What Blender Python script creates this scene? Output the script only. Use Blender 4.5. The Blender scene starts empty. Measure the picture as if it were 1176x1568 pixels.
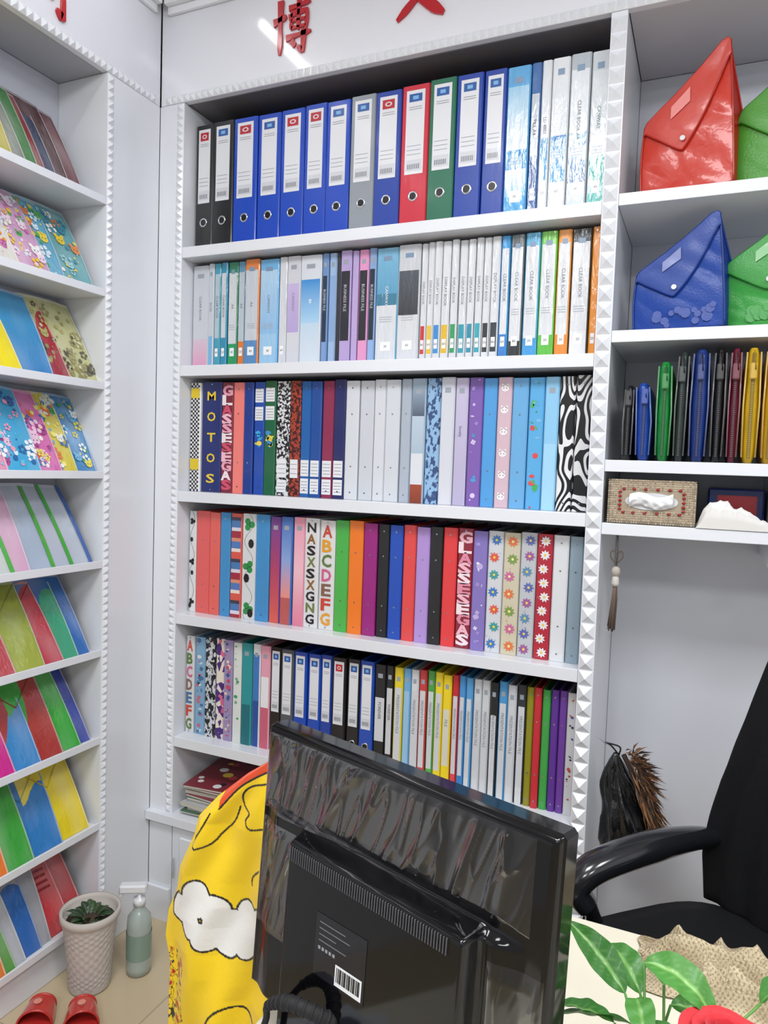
import bpy, math, random
from mathutils import Vector, Matrix, noise
random.seed(7)
R = random.random
def U(a,b): return a+(b-a)*random.random()
def lin(c):
    c=c/255.0
    return c/12.92 if c<=0.04045 else ((c+0.055)/1.055)**2.4
def H(s):
    if not isinstance(s,str): return s
    s=PAL.get(s,s)
    return (lin(int(s[0:2],16)),lin(int(s[2:4],16)),lin(int(s[4:6],16)),1.0)
PAL=dict(k='17181b',W='dfe2e8',b='1747b8',db='132a78',r='c8283c',g='1f6b50',gr='8f969e',lb='6fb4e0',pk='e39cc4',lav='b9a4dc',
 cor='ee6257',org='f07a1c',mg='a01a86',pu='5b2c91',te='2fa3b0',ye='f2d21c',ol='8d8a22',mar='6e1a3a',nav='1c1d48',gn='58b848',gy='b9bec6',cy='3db4dc',wh='e9ecf1')
def sm(x):
    x=max(0.0,min(1.0,x)); return x*x*(3-2*x)
def lerp(a,b,t): return a+(b-a)*t
def mixc(a,b,t): return tuple(a[i]+(b[i]-a[i])*t for i in range(4))
def interp(pts,x):
    if x<=pts[0][0]: return pts[0][1]
    for i in range(len(pts)-1):
        if x<=pts[i+1][0]:
            t=(x-pts[i][0])/(pts[i+1][0]-pts[i][0]); return pts[i][1]+(pts[i+1][1]-pts[i][1])*t
    return pts[-1][1]

# ---------------- materials ----------------
def newmat(name):
    m=bpy.data.materials.new(name); m.use_nodes=True
    nt=m.node_tree; b=nt.nodes['Principled BSDF']; return m,nt,b
def vcmat(name,rough=.35,coat=0.0,bump=0.0,bscale=(40,40,40),spec=.5,metal=0.0,sheen=0.0,dist=.002,trans=0.0):
    m,nt,b=newmat(name)
    a=nt.nodes.new('ShaderNodeAttribute'); a.attribute_name='Col'
    nt.links.new(a.outputs['Color'],b.inputs['Base Color'])
    b.inputs['Roughness'].default_value=rough
    b.inputs['Specular IOR Level'].default_value=spec
    b.inputs['Coat Weight'].default_value=coat
    b.inputs['Coat Roughness'].default_value=.08
    b.inputs['Metallic'].default_value=metal
    b.inputs['Sheen Weight'].default_value=sheen
    if bump>0:
        tc=nt.nodes.new('ShaderNodeTexCoord'); mp=nt.nodes.new('ShaderNodeMapping'); mp.inputs['Scale'].default_value=bscale
        n=nt.nodes.new('ShaderNodeTexNoise'); n.inputs['Scale'].default_value=1.0; n.inputs['Detail'].default_value=4
        bp=nt.nodes.new('ShaderNodeBump'); bp.inputs['Strength'].default_value=bump; bp.inputs['Distance'].default_value=dist
        nt.links.new(tc.outputs['Object'],mp.inputs['Vector']); nt.links.new(mp.outputs['Vector'],n.inputs['Vector'])
        nt.links.new(n.outputs['Fac'],bp.inputs['Height'])
        nt.links.new(bp.outputs['Normal'],b.inputs['Normal']); nt.links.new(bp.outputs['Normal'],b.inputs['Coat Normal'])
    if trans>0:
        o=nt.nodes['Material Output']; mx=nt.nodes.new('ShaderNodeMixShader'); tl=nt.nodes.new('ShaderNodeBsdfTranslucent')
        nt.links.new(a.outputs['Color'],tl.inputs['Color']); mx.inputs[0].default_value=trans
        nt.links.new(b.outputs[0],mx.inputs[1]); nt.links.new(tl.outputs[0],mx.inputs[2]); nt.links.new(mx.outputs[0],o.inputs[0])
    return m
def patmat(name,kind,c1,c2,scale,thr=.5,rough=.35,c3=None):
    m,nt,b=newmat(name)
    tc=nt.nodes.new('ShaderNodeTexCoord'); mp=nt.nodes.new('ShaderNodeMapping'); mp.inputs['Scale'].default_value=scale
    nt.links.new(tc.outputs['Object'],mp.inputs['Vector'])
    if kind=='zebra':
        t=nt.nodes.new('ShaderNodeTexWave'); t.inputs['Scale'].default_value=1; t.inputs['Distortion'].default_value=2; t.inputs['Detail'].default_value=1.5; t.inputs['Detail Scale'].default_value=.9; t.bands_direction='DIAGONAL'
        out=t.outputs['Fac']
    elif kind in('noise','contour'):
        t=nt.nodes.new('ShaderNodeTexNoise'); t.inputs['Scale'].default_value=1; t.inputs['Detail'].default_value=3 if kind=='noise' else .3; out=t.outputs['Fac']
    elif kind=='vor':
        t=nt.nodes.new('ShaderNodeTexVoronoi'); t.inputs['Scale'].default_value=1; out=t.outputs['Color']
    nt.links.new(mp.outputs['Vector'],t.inputs['Vector'])
    r=nt.nodes.new('ShaderNodeValToRGB'); r.color_ramp.interpolation='CONSTANT'
    e=r.color_ramp.elements; e[0].position=0; e[0].color=H(c1); e[1].position=thr; e[1].color=H(c2)
    if kind=='contour':
        e[1].position=.30
        for i,p in enumerate((.36,.41,.455,.50,.545,.59,.635,.69)): x=e.new(p); x.color=H(c1 if i%2==0 else c2)
    if c3:
        x=e.new(min(.95,thr+.12)); x.color=H(c3)
    if kind=='vor':
        sp=nt.nodes.new('ShaderNodeSeparateColor'); nt.links.new(out,sp.inputs[0]); out=sp.outputs[0]
    nt.links.new(out,r.inputs['Fac']); nt.links.new(r.outputs['Color'],b.inputs['Base Color'])
    b.inputs['Roughness'].default_value=rough
    return m
def emis(name,col,s):
    m,nt,b=newmat(name); b.inputs['Base Color'].default_value=H(col)
    b.inputs['Emission Color'].default_value=H(col); b.inputs['Emission Strength'].default_value=s; return m
M_sat=vcmat('satin_print',.34,coat=.2,bump=.12,bscale=(90,90,30))
M_wrap=vcmat('shrink_wrap_print',.26,coat=.9,bump=.9,bscale=(60,60,14),dist=.004)
M_chr=vcmat('chrome',.15,metal=1.0)
M_zeb=patmat('zebra_print','contour','101012','e2e2e4',(19,19,10),.5)
M_mbw=patmat('marbled_print','noise','15161a','d8dade',(150,150,150),.5)
M_mbr=patmat('marbled_brown','noise','3c1a1c','a8402c',(150,150,150),.5)
M_gbw=patmat('graffiti_bw','noise','202228','cfd2d8',(90,90,60),.5,c3='6a7078')
M_gpu=patmat('graffiti_purple','vor','4b2a78','d06a8c',(80,80,60),.45,c3='e6dcd0')
M_sky=patmat('skyline_print','noise','8fb6da','38507c',(110,110,60),.52)
M_hat=patmat('hatch_print','zebra','1f5fa8','58aee0',(190,190,190),.5)
ROWM=[M_sat,M_wrap,M_chr,M_zeb,M_mbw,M_mbr,M_gbw,M_gpu,M_sky,M_hat]
M_white=vcmat('white_laminate',.25,coat=.25)
M_gloss=vcmat('white_lacquer',.10,coat=.6)
M_matte=vcmat('matte_surface',.75)
M_plast=vcmat('glossy_plastic',.18,coat=.4)
M_sleeve=vcmat('plastic_sleeve',.20,coat=1.0,bump=.8,bscale=(20,20,9),dist=.007,trans=.06)
M_cloth=vcmat('woven_cloth',.8,bump=.5,bscale=(500,500,500),sheen=.2,dist=.001)
M_knit=vcmat('knit_cloth',.9,bump=1.0,bscale=(320,320,320),dist=.004)
M_dark=vcmat('dark_fabric',.85,bump=.3,bscale=(400,400,400),spec=.25,dist=.001)
M_soft=vcmat('plush_fabric',.7,bump=.2,bscale=(120,120,120),sheen=.15,dist=.002)
M_vinyl=vcmat('vinyl_bag',.32,coat=.4,bump=.2,bscale=(26,26,26),dist=.006,trans=.3)
M_mesh=vcmat('mesh_bag',.42,coat=.2,bump=.5,bscale=(260,260,260),dist=.0012,trans=.3)
M_leaf=vcmat('leaf',.42,coat=.12,bump=.3,bscale=(60,60,60),trans=.15)
M_blk=vcmat('black_gloss_plastic',.07,coat=.12,spec=.28)
def filmmat():
    m,nt,b=newmat('protective_film')
    for n in list(nt.nodes): nt.nodes.remove(n)
    o=nt.nodes.new('ShaderNodeOutputMaterial'); mx=nt.nodes.new('ShaderNodeMixShader')
    t=nt.nodes.new('ShaderNodeBsdfTransparent'); g=nt.nodes.new('ShaderNodeBsdfGlossy'); g.inputs['Roughness'].default_value=.07
    fr=nt.nodes.new('ShaderNodeFresnel'); fr.inputs['IOR'].default_value=1.4
    mu=nt.nodes.new('ShaderNodeMath'); mu.operation='MULTIPLY'; mu.inputs[1].default_value=1.0
    mi=nt.nodes.new('ShaderNodeMath'); mi.operation='MINIMUM'; mi.inputs[1].default_value=.15
    nt.links.new(fr.outputs[0],mu.inputs[0]); nt.links.new(mu.outputs[0],mi.inputs[0])
    nt.links.new(mi.outputs[0],mx.inputs[0]); nt.links.new(t.outputs[0],mx.inputs[1]); nt.links.new(g.outputs[0],mx.inputs[2])
    nt.links.new(mx.outputs[0],o.inputs[0]); return m
M_film=filmmat()
def surfmat(name,col,rough,bump=.0,scale=30,var=None,coat=0):
    m,nt,b=newmat(name)
    b.inputs['Roughness'].default_value=rough; b.inputs['Coat Weight'].default_value=coat
    tc=nt.nodes.new('ShaderNodeTexCoord'); n=nt.nodes.new('ShaderNodeTexNoise'); n.inputs['Scale'].default_value=scale; n.inputs['Detail'].default_value=5
    nt.links.new(tc.outputs['Object'],n.inputs['Vector'])
    r=nt.nodes.new('ShaderNodeValToRGB'); c=H(col); d=H(var) if var else c
    r.color_ramp.elements[0].color=c; r.color_ramp.elements[1].color=d; r.color_ramp.elements[0].position=.35; r.color_ramp.elements[1].position=.65
    nt.links.new(n.outputs['Fac'],r.inputs['Fac']); nt.links.new(r.outputs['Color'],b.inputs['Base Color'])
    if bump:
        bp=nt.nodes.new('ShaderNodeBump'); bp.inputs['Strength'].default_value=bump; bp.inputs['Distance'].default_value=.002
        nt.links.new(n.outputs['Fac'],bp.inputs['Height']); nt.links.new(bp.outputs['Normal'],b.inputs['Normal'])
    return m

# ---------------- mesh builder ----------------
class MB:
    def __init__(s): s.v=[];s.f=[];s.c=[];s.m=[];s.T=None;s.sm=[]
    def add(s,vs,fs,col,mat=0,smooth=False):
        o=len(s.v)
        T=s.T
        for p in vs:
            p=Vector(p)
            s.v.append(T@p if T is not None else p)
        multi = isinstance(col,list)
        for f in fs:
            s.f.append([o+i for i in f]); s.m.append(mat); s.sm.append(smooth)
            if multi: s.c.append([col[i] for i in f])
            else: s.c.append([col]*len(f))
    def box(s,x0,x1,y0,y1,z0,z1,col,mat=0,ct=None):
        c=H(col); 
        v=[(x0,y0,z0),(x1,y0,z0),(x1,y1,z0),(x0,y1,z0),(x0,y0,z1),(x1,y0,z1),(x1,y1,z1),(x0,y1,z1)]
        f=[(0,3,2,1),(4,5,6,7),(0,1,5,4),(1,2,6,5),(2,3,7,6),(3,0,4,7)]
        if ct: c=[c]*4+[H(ct)]*4
        s.add(v,f,c,mat)
    def cbox(s,x0,x1,y0,y1,z0,z1,b,col,mat=0):
        c=H(col); vs=[];cx,cy,cz=(x0+x1)/2,(y0+y1)/2,(z0+z1)/2
        X=(x1-x0)/2;Y=(y1-y0)/2;Z=(z1-z0)/2
        idx={}
        for sx in(-1,1):
            for sy in(-1,1):
                for sz in(-1,1):
                    for k,(dx,dy,dz) in enumerate(((0,b,b),(b,0,b),(b,b,0))):
                        idx[(sx,sy,sz,k)]=len(vs); vs.append((cx+sx*(X-dx),cy+sy*(Y-dy),cz+sz*(Z-dz)))
        fs=[]
        for sg in(-1,1):
            fs.append([idx[(sg,a,d,0)] for a,d in((-1,-1),(1,-1),(1,1),(-1,1))][::sg])
            fs.append([idx[(a,sg,d,1)] for a,d in((-1,-1),(1,-1),(1,1),(-1,1))][::-sg])
            fs.append([idx[(a,d,sg,2)] for a,d in((-1,-1),(1,-1),(1,1),(-1,1))][::sg])
        for a in(-1,1):
            for d in(-1,1):
                fs.append([idx[(a,d,-1,0)],idx[(a,d,-1,1)],idx[(a,d,1,1)],idx[(a,d,1,0)]][::-a*d])
                fs.append([idx[(a,-1,d,0)],idx[(a,-1,d,2)],idx[(a,1,d,2)],idx[(a,1,d,0)]][::a*d])
                fs.append([idx[(-1,a,d,1)],idx[(-1,a,d,2)],idx[(1,a,d,2)],idx[(1,a,d,1)]][::-a*d])
        for sx in(-1,1):
            for sy in(-1,1):
                for sz in(-1,1): fs.append([idx[(sx,sy,sz,k)] for k in range(3)][::sx*sy*sz])
        s.add(vs,fs,c,mat)
    def tube(s,pts,rad,seg=10,col='k',mat=0,flat=1.0):
        pts=[Vector(p) for p in pts]; n=len(pts)
        if not isinstance(rad,(list,tuple)): rad=[rad]*n
        t0=(pts[1]-pts[0]).normalized(); up=Vector((0,0,1))
        if abs(t0.dot(up))>.95: up=Vector((1,0,0))
        rings=[]
        side=t0.cross(up).normalized()
        for i in range(n):
            t=(pts[min(i+1,n-1)]-pts[max(i-1,0)]).normalized()
            side=(side-t*side.dot(t)).normalized(); u=side.cross(t)
            rings.append([pts[i]+side*math.cos(2*math.pi*k/seg)*rad[i]+u*math.sin(2*math.pi*k/seg)*rad[i]*flat for k in range(seg)])
        s.loft(rings,col,mat)
    def loft(s,rings,col,mat=0,caps=True,smooth=True):
        seg=len(rings[0]); vs=[p for r in rings for p in r]; fs=[]
        for i in range(len(rings)-1):
            for k in range(seg):
                k2=(k+1)%seg
                fs.append((i*seg+k,i*seg+k2,(i+1)*seg+k2,(i+1)*seg+k))
        if caps: fs.append(tuple(range(seg))[::-1]); fs.append(tuple((len(rings)-1)*seg+k for k in range(seg)))
        s.add(vs,fs,H(col) if not isinstance(col,list) else col,mat,smooth)
    def lathe(s,prof,c,seg=32,col='wh',mat=0,caps=True):
        s.loft([[(c[0]+r*math.cos(2*math.pi*k/seg),c[1]+r*math.sin(2*math.pi*k/seg),c[2]+z) for k in range(seg)] for r,z in prof],col,mat,caps)
    def grid(s,fn,nu,nv,col,mat=0,smooth=True):
        vs=[];cs=[]
        for j in range(nv+1):
            for i in range(nu+1):
                r=fn(i/nu,j/nv)
                if len(r)==2: vs.append(r[0]); cs.append(r[1])
                else: vs.append(r)
        fs=[(j*(nu+1)+i,j*(nu+1)+i+1,(j+1)*(nu+1)+i+1,(j+1)*(nu+1)+i) for j in range(nv) for i in range(nu)]
        s.add(vs,fs,cs if cs else H(col),mat,smooth)
    def disc(s,c,r,ex,ey,col,mat=0,seg=12,ry=None):
        c=Vector(c);ex=Vector(ex);ey=Vector(ey); ry=ry or r
        s.add([c+ex*r*math.cos(2*math.pi*k/seg)+ey*ry*math.sin(2*math.pi*k/seg) for k in range(seg)],[tuple(range(seg))],H(col),mat)
    def text(s,t,o,ex,ey,h,col,mat=0,maxw=None,center=True,bold=0):
        vs,fs,w,hh=get_text(t,bold)
        sc=h/.7
        if maxw and w*sc>maxw: 
            scx=maxw/w
        else: scx=sc
        if bold and maxw: scx=maxw/max(w,.35)
        o=Vector(o);ex=Vector(ex);ey=Vector(ey); ox=w*scx/2 if center else 0; oy=h/2 if center else 0
        s.add([o+ex*(x*scx-ox)+ey*(y*sc-oy) for x,y in vs],fs,H(col),mat)
    def build(s,name,mats,parent=None,bevel=0):
        me=bpy.data.meshes.new(name); me.from_pydata([tuple(p) for p in s.v],[],s.f)
        for m in mats: me.materials.append(m)
        me.polygons.foreach_set('material_index',s.m); me.polygons.foreach_set('use_smooth',s.sm)
        ca=me.color_attributes.new('Col','FLOAT_COLOR','CORNER')
        flat=[]
        for p in s.c:
            for c in p: flat.extend(c)
        ca.data.foreach_set('color',flat); me.update()
        ob=bpy.data.objects.new(name,me); bpy.context.scene.collection.objects.link(ob)
        if bevel:
            b=ob.modifiers.new('bevel','BEVEL'); b.width=bevel; b.segments=2; b.limit_method='ANGLE'
        if parent: ob.parent=parent
        return ob
_tc={}
def get_text(t,bold=0):
    if (t,bold) in _tc: return _tc[(t,bold)]
    cu=bpy.data.curves.new('t','FONT'); cu.body=t; cu.resolution_u=2; cu.size=1.0; cu.offset=bold
    ob=bpy.data.objects.new('t',cu); bpy.context.scene.collection.objects.link(ob)
    dg=bpy.context.evaluated_depsgraph_get(); e=ob.evaluated_get(dg); me=e.to_mesh()
    vs=[(v.co.x,v.co.y) for v in me.vertices]; fs=[tuple(p.vertices) for p in me.polygons]
    e.to_mesh_clear(); bpy.data.objects.remove(ob); bpy.data.curves.remove(cu)
    if not vs: vs=[(0,0),(1,0),(1,1)]; fs=[(0,1,2)]
    x0=min(v[0] for v in vs); vs=[(x-x0,y) for x,y in vs]
    w=max(v[0] for v in vs); _tc[(t,bold)]=(vs,fs,w,.7); return _tc[(t,bold)]
def empty(name):
    e=bpy.data.objects.new(name,None); bpy.context.scene.collection.objects.link(e); return e
def rs(pts,n=8):
    P=[Vector(p) for p in pts];P=[P[0]*2-P[1]]+P+[P[-1]*2-P[-2]];o=[]
    for i in range(1,len(P)-2):
        for k in range(n):
            t=k/n;o.append(.5*((2*P[i])+(P[i+1]-P[i-1])*t+(2*P[i-1]-5*P[i]+4*P[i+1]-P[i+2])*t*t+(3*P[i]-P[i-1]-3*P[i+1]+P[i+2])*t**3))
    o.append(P[-2]);return o

XP=(1,0,0);ZP=(0,0,1);ZN=(0,0,-1)
# ---------------- room ----------------
def panel(name,x0,x1,y0,y1,z0,z1,mat):
    b=MB(); b.box(x0,x1,y0,y1,z0,z1,'wh'); return b.build(name,[mat])
WM=surfmat('wall_paint','dcdee4',.5,bump=.05,var='d6d9e0')
YB=2.02
panel('wall_back',-1.72,2.0,YB+.012,YB+.10,0,2.676,WM)
panel('wall_left',-1.82,-1.68,-2.6,YB+.10,0,2.676,WM)
panel('wall_right',2.0,2.1,-2.6,YB+.10,0,2.676,WM)
panel('ceiling',-1.82,2.1,-2.6,YB+.10,2.676,2.75,surfmat('ceiling_paint','e8eaee',.6))
def floormat():
    m,nt,b=newmat('beige_floor_tile')
    tc=nt.nodes.new('ShaderNodeTexCoord'); br=nt.nodes.new('ShaderNodeTexBrick'); br.offset=0
    br.inputs['Scale'].default_value=1.0; br.inputs['Brick Width'].default_value=.6; br.inputs['Row Height'].default_value=.6; br.inputs['Mortar Size'].default_value=.002
    br.inputs['Color1'].default_value=H('c4b496'); br.inputs['Color2'].default_value=H('c0ae8e'); br.inputs['Mortar'].default_value=H('a4967c')
    nt.links.new(tc.outputs['Object'],br.inputs['Vector']); nt.links.new(br.outputs['Color'],b.inputs['Base Color']); b.inputs['Roughness'].default_value=.25; return m
panel('floor',-1.82,2.1,-2.6,YB+.10,-.08,0,floormat())

# ---------------- bookshelf ----------------
Wc='e1e4ea'
def studs(b,p,d,n,pitch,w,nrm,h,col=Wc,mat=0):
    p=Vector(p);d=Vector(d);w=Vector(w);nrm=Vector(nrm)
    for i in range(n):
        a=p+d*(i*pitch); e=.92*pitch
        q=[a,a+d*e,a+d*e+w,a+w]; ap=a+d*e/2+w/2+nrm*h
        b.add(q+[ap],[(0,1,4),(1,2,4),(2,3,4),(3,0,4)],H(col),mat)
Y0=1.70; XL=-1.405; XR=-.25; XS=-.215
tops=[1.985,1.652,1.292,.933,.566]
ZT=2.385; ZC=2.676
sh=empty('bookshelf')
b=MB()
b.box(-1.49,XL,Y0,YB,.0,ZT-.001,Wc)
b.box(XR,XS,Y0,YB,.0,ZT-.001,Wc)
b.box(XL,XR,YB-.008,YB,.06,1.955,'a9acb6')  # back panel greyed: interior shade put into its colour
b.box(XL,XR,YB-.008,YB,1.985,ZT-.001,'5c5a60')  # top bay back, darker still: deep shadow painted into the board colour
for z in tops: b.box(XL+.0005,XR-.0005,Y0+.0005,YB-.009,z-.030,z,Wc)
b.box(-1.488,XS,Y0+.021,YB-.001,ZT,ZT+.02,'6a686e')  # top board over the bay, its shade painted in as dark grey
b.box(XS+.001,.618,Y0+.021,YB-.001,ZT,ZT+.02,'c4c2c8')
b.box(-1.489,XS+.0,Y0-.02,YB-.001,.305,.332,Wc)
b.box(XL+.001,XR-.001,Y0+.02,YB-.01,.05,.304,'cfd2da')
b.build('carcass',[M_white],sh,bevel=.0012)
b=MB()
n=4; w=(XR-XL)/n
for i in range(n):
    x0=XL+i*w+.003;x1=XL+(i+1)*w-.003
    b.cbox(x0,x1,Y0-.002,Y0+.018,.055,.300,.003,Wc)
    b.cbox(x0+.03,x1-.03,Y0-.008,Y0-.001,.085,.270,.004,Wc)
    b.tube([(x0+.02,Y0-.02,.15),(x0+.02,Y0-.02,.21)],.004,8,'a8abb0')
b.box(-1.49,XL,Y0-.012,Y0-.001,.0,.10,Wc)
b.box(XL+.001,XR-.001,Y0+.03,Y0+.04,0.001,.05,'c4c7d0')
b.build('cabinet_doors',[M_white],sh,bevel=.0008)
b=MB()
b.box(-1.488,.62,Y0,Y0+.02,ZT,ZC-.001,'e4e6ee')
b.box(-1.46,.62,Y0-.012,Y0-.0005,ZC-.05,ZC-.0305,'eef0f5'); b.box(-1.46,.62,Y0-.028,Y0-.0005,ZC-.03,ZC-.001,'eef0f5')
b.build('fascia',[M_gloss],sh,bevel=.002)
b=MB()
studs(b,(-1.47,Y0,ZT),XP,100,.0205,(0,0,.022),(0,-1,0),.008)
studs(b,(XL-.024,Y0,.335),ZP,98,.0209,(.022,0,0),(0,-1,0),.008)
studs(b,(XR+.002,Y0,.0),ZP,66,.036,(.031,0,0),(0,-1,0),.013)
b.build('stud_trim',[M_white],sh)

cu=empty('cubby_shelf')
b=MB()
for zc in (1.984,1.688,1.403,1.262): b.box(XS+.0005,.5995,Y0+.0005,YB-.005,zc-.014,zc+.012,Wc)
b.box(.600,.62,Y0,YB,1.25,ZT-.001,Wc)
b.box(.122,.138,Y0+.002,YB-.005,1.20,1.2475,Wc); b.box(.122,.138,Y0+.002,YB-.005,1.2745,1.3885,Wc)
b.box(XS+.0005,.62,YB-.004,YB+.006,0.001,ZT-.001,'d6d8e0')
b.build('carcass',[M_white],cu,bevel=.0012)

rk=empty('display_rack')
LX=-1.49; lz=[2.056,1.8175,1.5725,1.3346,1.092,.848,.604,.361,.108]
b=MB()
for z in lz: b.box(-1.665,LX-.0065,.2005,1.4995,z-.010,z+.003,Wc); b.box(LX-.006,LX-.0002,.2005,1.4995,z-.010,z+.010,Wc)
b.box(-1.665,LX,1.50,1.699,0.001,ZT-.001,Wc)
b.box(-1.665,LX,.18,.20,0.001,ZT-.001,Wc)
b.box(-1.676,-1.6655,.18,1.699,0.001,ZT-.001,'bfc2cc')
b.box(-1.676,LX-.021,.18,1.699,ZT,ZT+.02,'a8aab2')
b.box(-1.55,LX-.02,.2005,1.4995,0.001,.097,Wc)
b.build('carcass',[M_white],rk,bevel=.001)
b=MB()
b.box(LX-.02,LX,.0,1.699,ZT,ZC-.001,'e4e6ee')
b.box(LX+.0005,LX+.012,.0,1.67,ZC-.05,ZC-.0305,'eef0f5'); b.box(LX+.0005,LX+.028,.0,1.67,ZC-.03,ZC-.001,'eef0f5')
b.build('fascia',[M_gloss],rk,bevel=.002)
b=MB()
studs(b,(LX,.0,ZT),(0,1,0),82,.0205,(0,0,.022),(1,0,0),.008)
studs(b,(LX,1.502,.02),ZP,113,.0209,(0,.020,0),(1,0,0),.008)
b.build('stud_trim',[M_white],rk)

# ---------------- sign characters ----------------
def strokes(b,S,o,ex,ey,nrm,size,col='b80a1c'):
    o=Vector(o);ex=Vector(ex);ey=Vector(ey);nrm=Vector(nrm)
    for pts,w in S:
        w*=1.45
        P=[Vector((p[0],p[1])) for p in pts]; Q=[]
        for i in range(len(P)-1):
            for k in range(6): Q.append(P[i].lerp(P[i+1],k/6))
        Q.append(P[-1]); n=len(Q)
        L=[];Rr=[]
        for i,q in enumerate(Q):
            t=(Q[min(i+1,n-1)]-Q[max(i-1,0)]).normalized(); nn=Vector((-t.y,t.x)); u=i/(n-1)
            ww=w*(.55+.45*abs(2*u-1)**.7)*(1 if u<.8 else lerp(1,.35,(u-.8)/.2))
            L.append(q+nn*ww/2);Rr.append(q-nn*ww/2)
        vs=[];
        for i in range(n):
            for q in (L[i],Rr[i]):
                p=o+ex*q.x*size[0]+ey*q.y*size[1]; vs.append(p+nrm*.006); 
            for q in (L[i],Rr[i]):
                p=o+ex*q.x*size[0]+ey*q.y*size[1]; vs.append(p+nrm*.0002)
        fs=[(0,1,3,2),(4*n-4,4*n-2,4*n-1,4*n-3)]
        for i in range(n-1):
            a=4*i;c=a+4
            fs+= [(a,c,c+1,a+1),(a+2,c+2,c,a),(a+1,c+1,c+3,a+3)]
        b.add(vs,fs,H(col))
BO=[([(.02,.60),(.36,.68)],.10),([(.20,.97),(.19,.03)],.11),([(.42,.80),(.97,.85)],.07),([(.82,.99),(.93,.89)],.09),([(.47,.70),(.49,.42)],.08),
 ([(.47,.69),(.90,.72),(.87,.40)],.08),([(.49,.57),(.87,.58)],.045),([(.49,.45),(.87,.46)],.045),([(.68,.97),(.67,.40)],.08),
 ([(.36,.29),(1.0,.34)],.08),([(.82,.40),(.80,.02),(.66,.11)],.10),([(.50,.24),(.60,.13)],.10)]
WEN=[([(.46,1.0),(.56,.86)],.12),([(.03,.72),(.97,.80)],.10),([(.68,.74),(.50,.38),(.05,.04)],.11),([(.28,.62),(.55,.30),(1.02,.02)],.16)]
SI=[([(.08,.9),(.85,.93),(.83,.05),(.66,.14)],.12),([(.12,.70),(.62,.73)],.08),([(.18,.52),(.22,.2)],.1),([(.18,.52),(.6,.54),(.56,.24)],.09),([(.2,.28),(.56,.28)],.07)]
b=MB()
strokes(b,BO,(-1.115,Y0,2.447),XP,ZP,(0,-1,0),(.115,.145))
strokes(b,WEN,(-.765,Y0,2.462),XP,ZP,(0,-1,0),(.125,.15))
strokes(b,WEN,(-.42,Y0,2.49),XP,ZP,(0,-1,0),(.125,.14))
b.build('sign_lettering',[M_plast])
b=MB()
strokes(b,SI,(LX,1.255,2.425),(0,1,0),ZP,(1,0,0),(.115,.15))
b.build('sign_lettering.001',[M_plast])

# ---------------- spines ----------------
YF=1.75; YE=2.005
def rect(b,x0,x1,z0,z1,y,col,mat=0):
    if isinstance(col,tuple) and len(col)==2:
        c=[H(col[1]),H(col[1]),H(col[0]),H(col[0])]; b.add([(x0,y,z0),(x1,y,z0),(x1,y,z1),(x0,y,z1)],[(0,1,2,3)],c,mat)
    else: b.add([(x0,y,z0),(x1,y,z0),(x1,y,z1),(x0,y,z1)],[(0,1,2,3)],H(col),mat)
def body(b,x0,x1,zb,h,col,mat=0,y=YF,fill='9a9ea6'):
    g=.0009; x0+=g; x1-=g
    c=.003
    vs=[];
    for z in (zb,zb+h):
        vs+=[(x0,y+c,z),(x0+c,y,z),(x1-c,y,z),(x1,y+c,z),(x1,y+c+.003,z),(x0,y+c+.003,z)]
    fs=[(i,(i+1)%6,(i+1)%6+6,i+6) for i in range(6)]+[(5,4,3,2,1,0),(6,7,8,9,10,11)]
    b.add(vs,fs,H(col),mat)
    b.box(x0,x0+.0022,y+.0062,YE,zb,zb+h,col,0); b.box(x1-.0022,x1,y+.0062,YE,zb,zb+h,col,0)
    b.box(x0+.0025,x1-.0025,y+.03,YE-.01,zb+.002,zb+h*.90,fill,0)
    return x0+c,x1-c
def ring(b,x,z,y,r):
    seg=20
    r0,r1,yy,col,mat=r,r*.68,y-.0016,'d0d4da',2
    vs=[];
    for k in range(seg):
        a=2*math.pi*k/seg; ca,sa=math.cos(a),math.sin(a)
        vs+=[(x+ca*r0,y-.0002,z+sa*r0),(x+ca*(r0+r1)/2,yy,z+sa*(r0+r1)/2),(x+ca*r1,y-.0002,z+sa*r1)]
    fs=[]
    for k in range(seg):
        a=3*k;c=3*((k+1)%seg); fs+=[(a,c,c+1,a+1),(a+1,c+1,c+2,a+2)]
    b.add(vs,fs,H(col),mat,True)
    b.disc((x,y-.0004,z),r*.72,XP,ZP,'060608',0,16)
def flower(b,x,z,y,r,c1,c2,n=6):
    ph=R()*6
    for k in range(n):
        a=ph+2*math.pi*k/n; d=(math.cos(a),math.sin(a))
        vs=[(x,y,z),(x+d[0]*r*.6-d[1]*r*.2,y,z+d[1]*r*.6+d[0]*r*.2),(x+d[0]*r,y,z+d[1]*r),(x+d[0]*r*.6+d[1]*r*.2,y,z+d[1]*r*.6-d[0]*r*.2)]
        b.add(vs,[(0,3,2,1)],H(c1))
    b.disc((x,y-.0002,z),r*.24,XP,ZP,c2,0,8)
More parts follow.
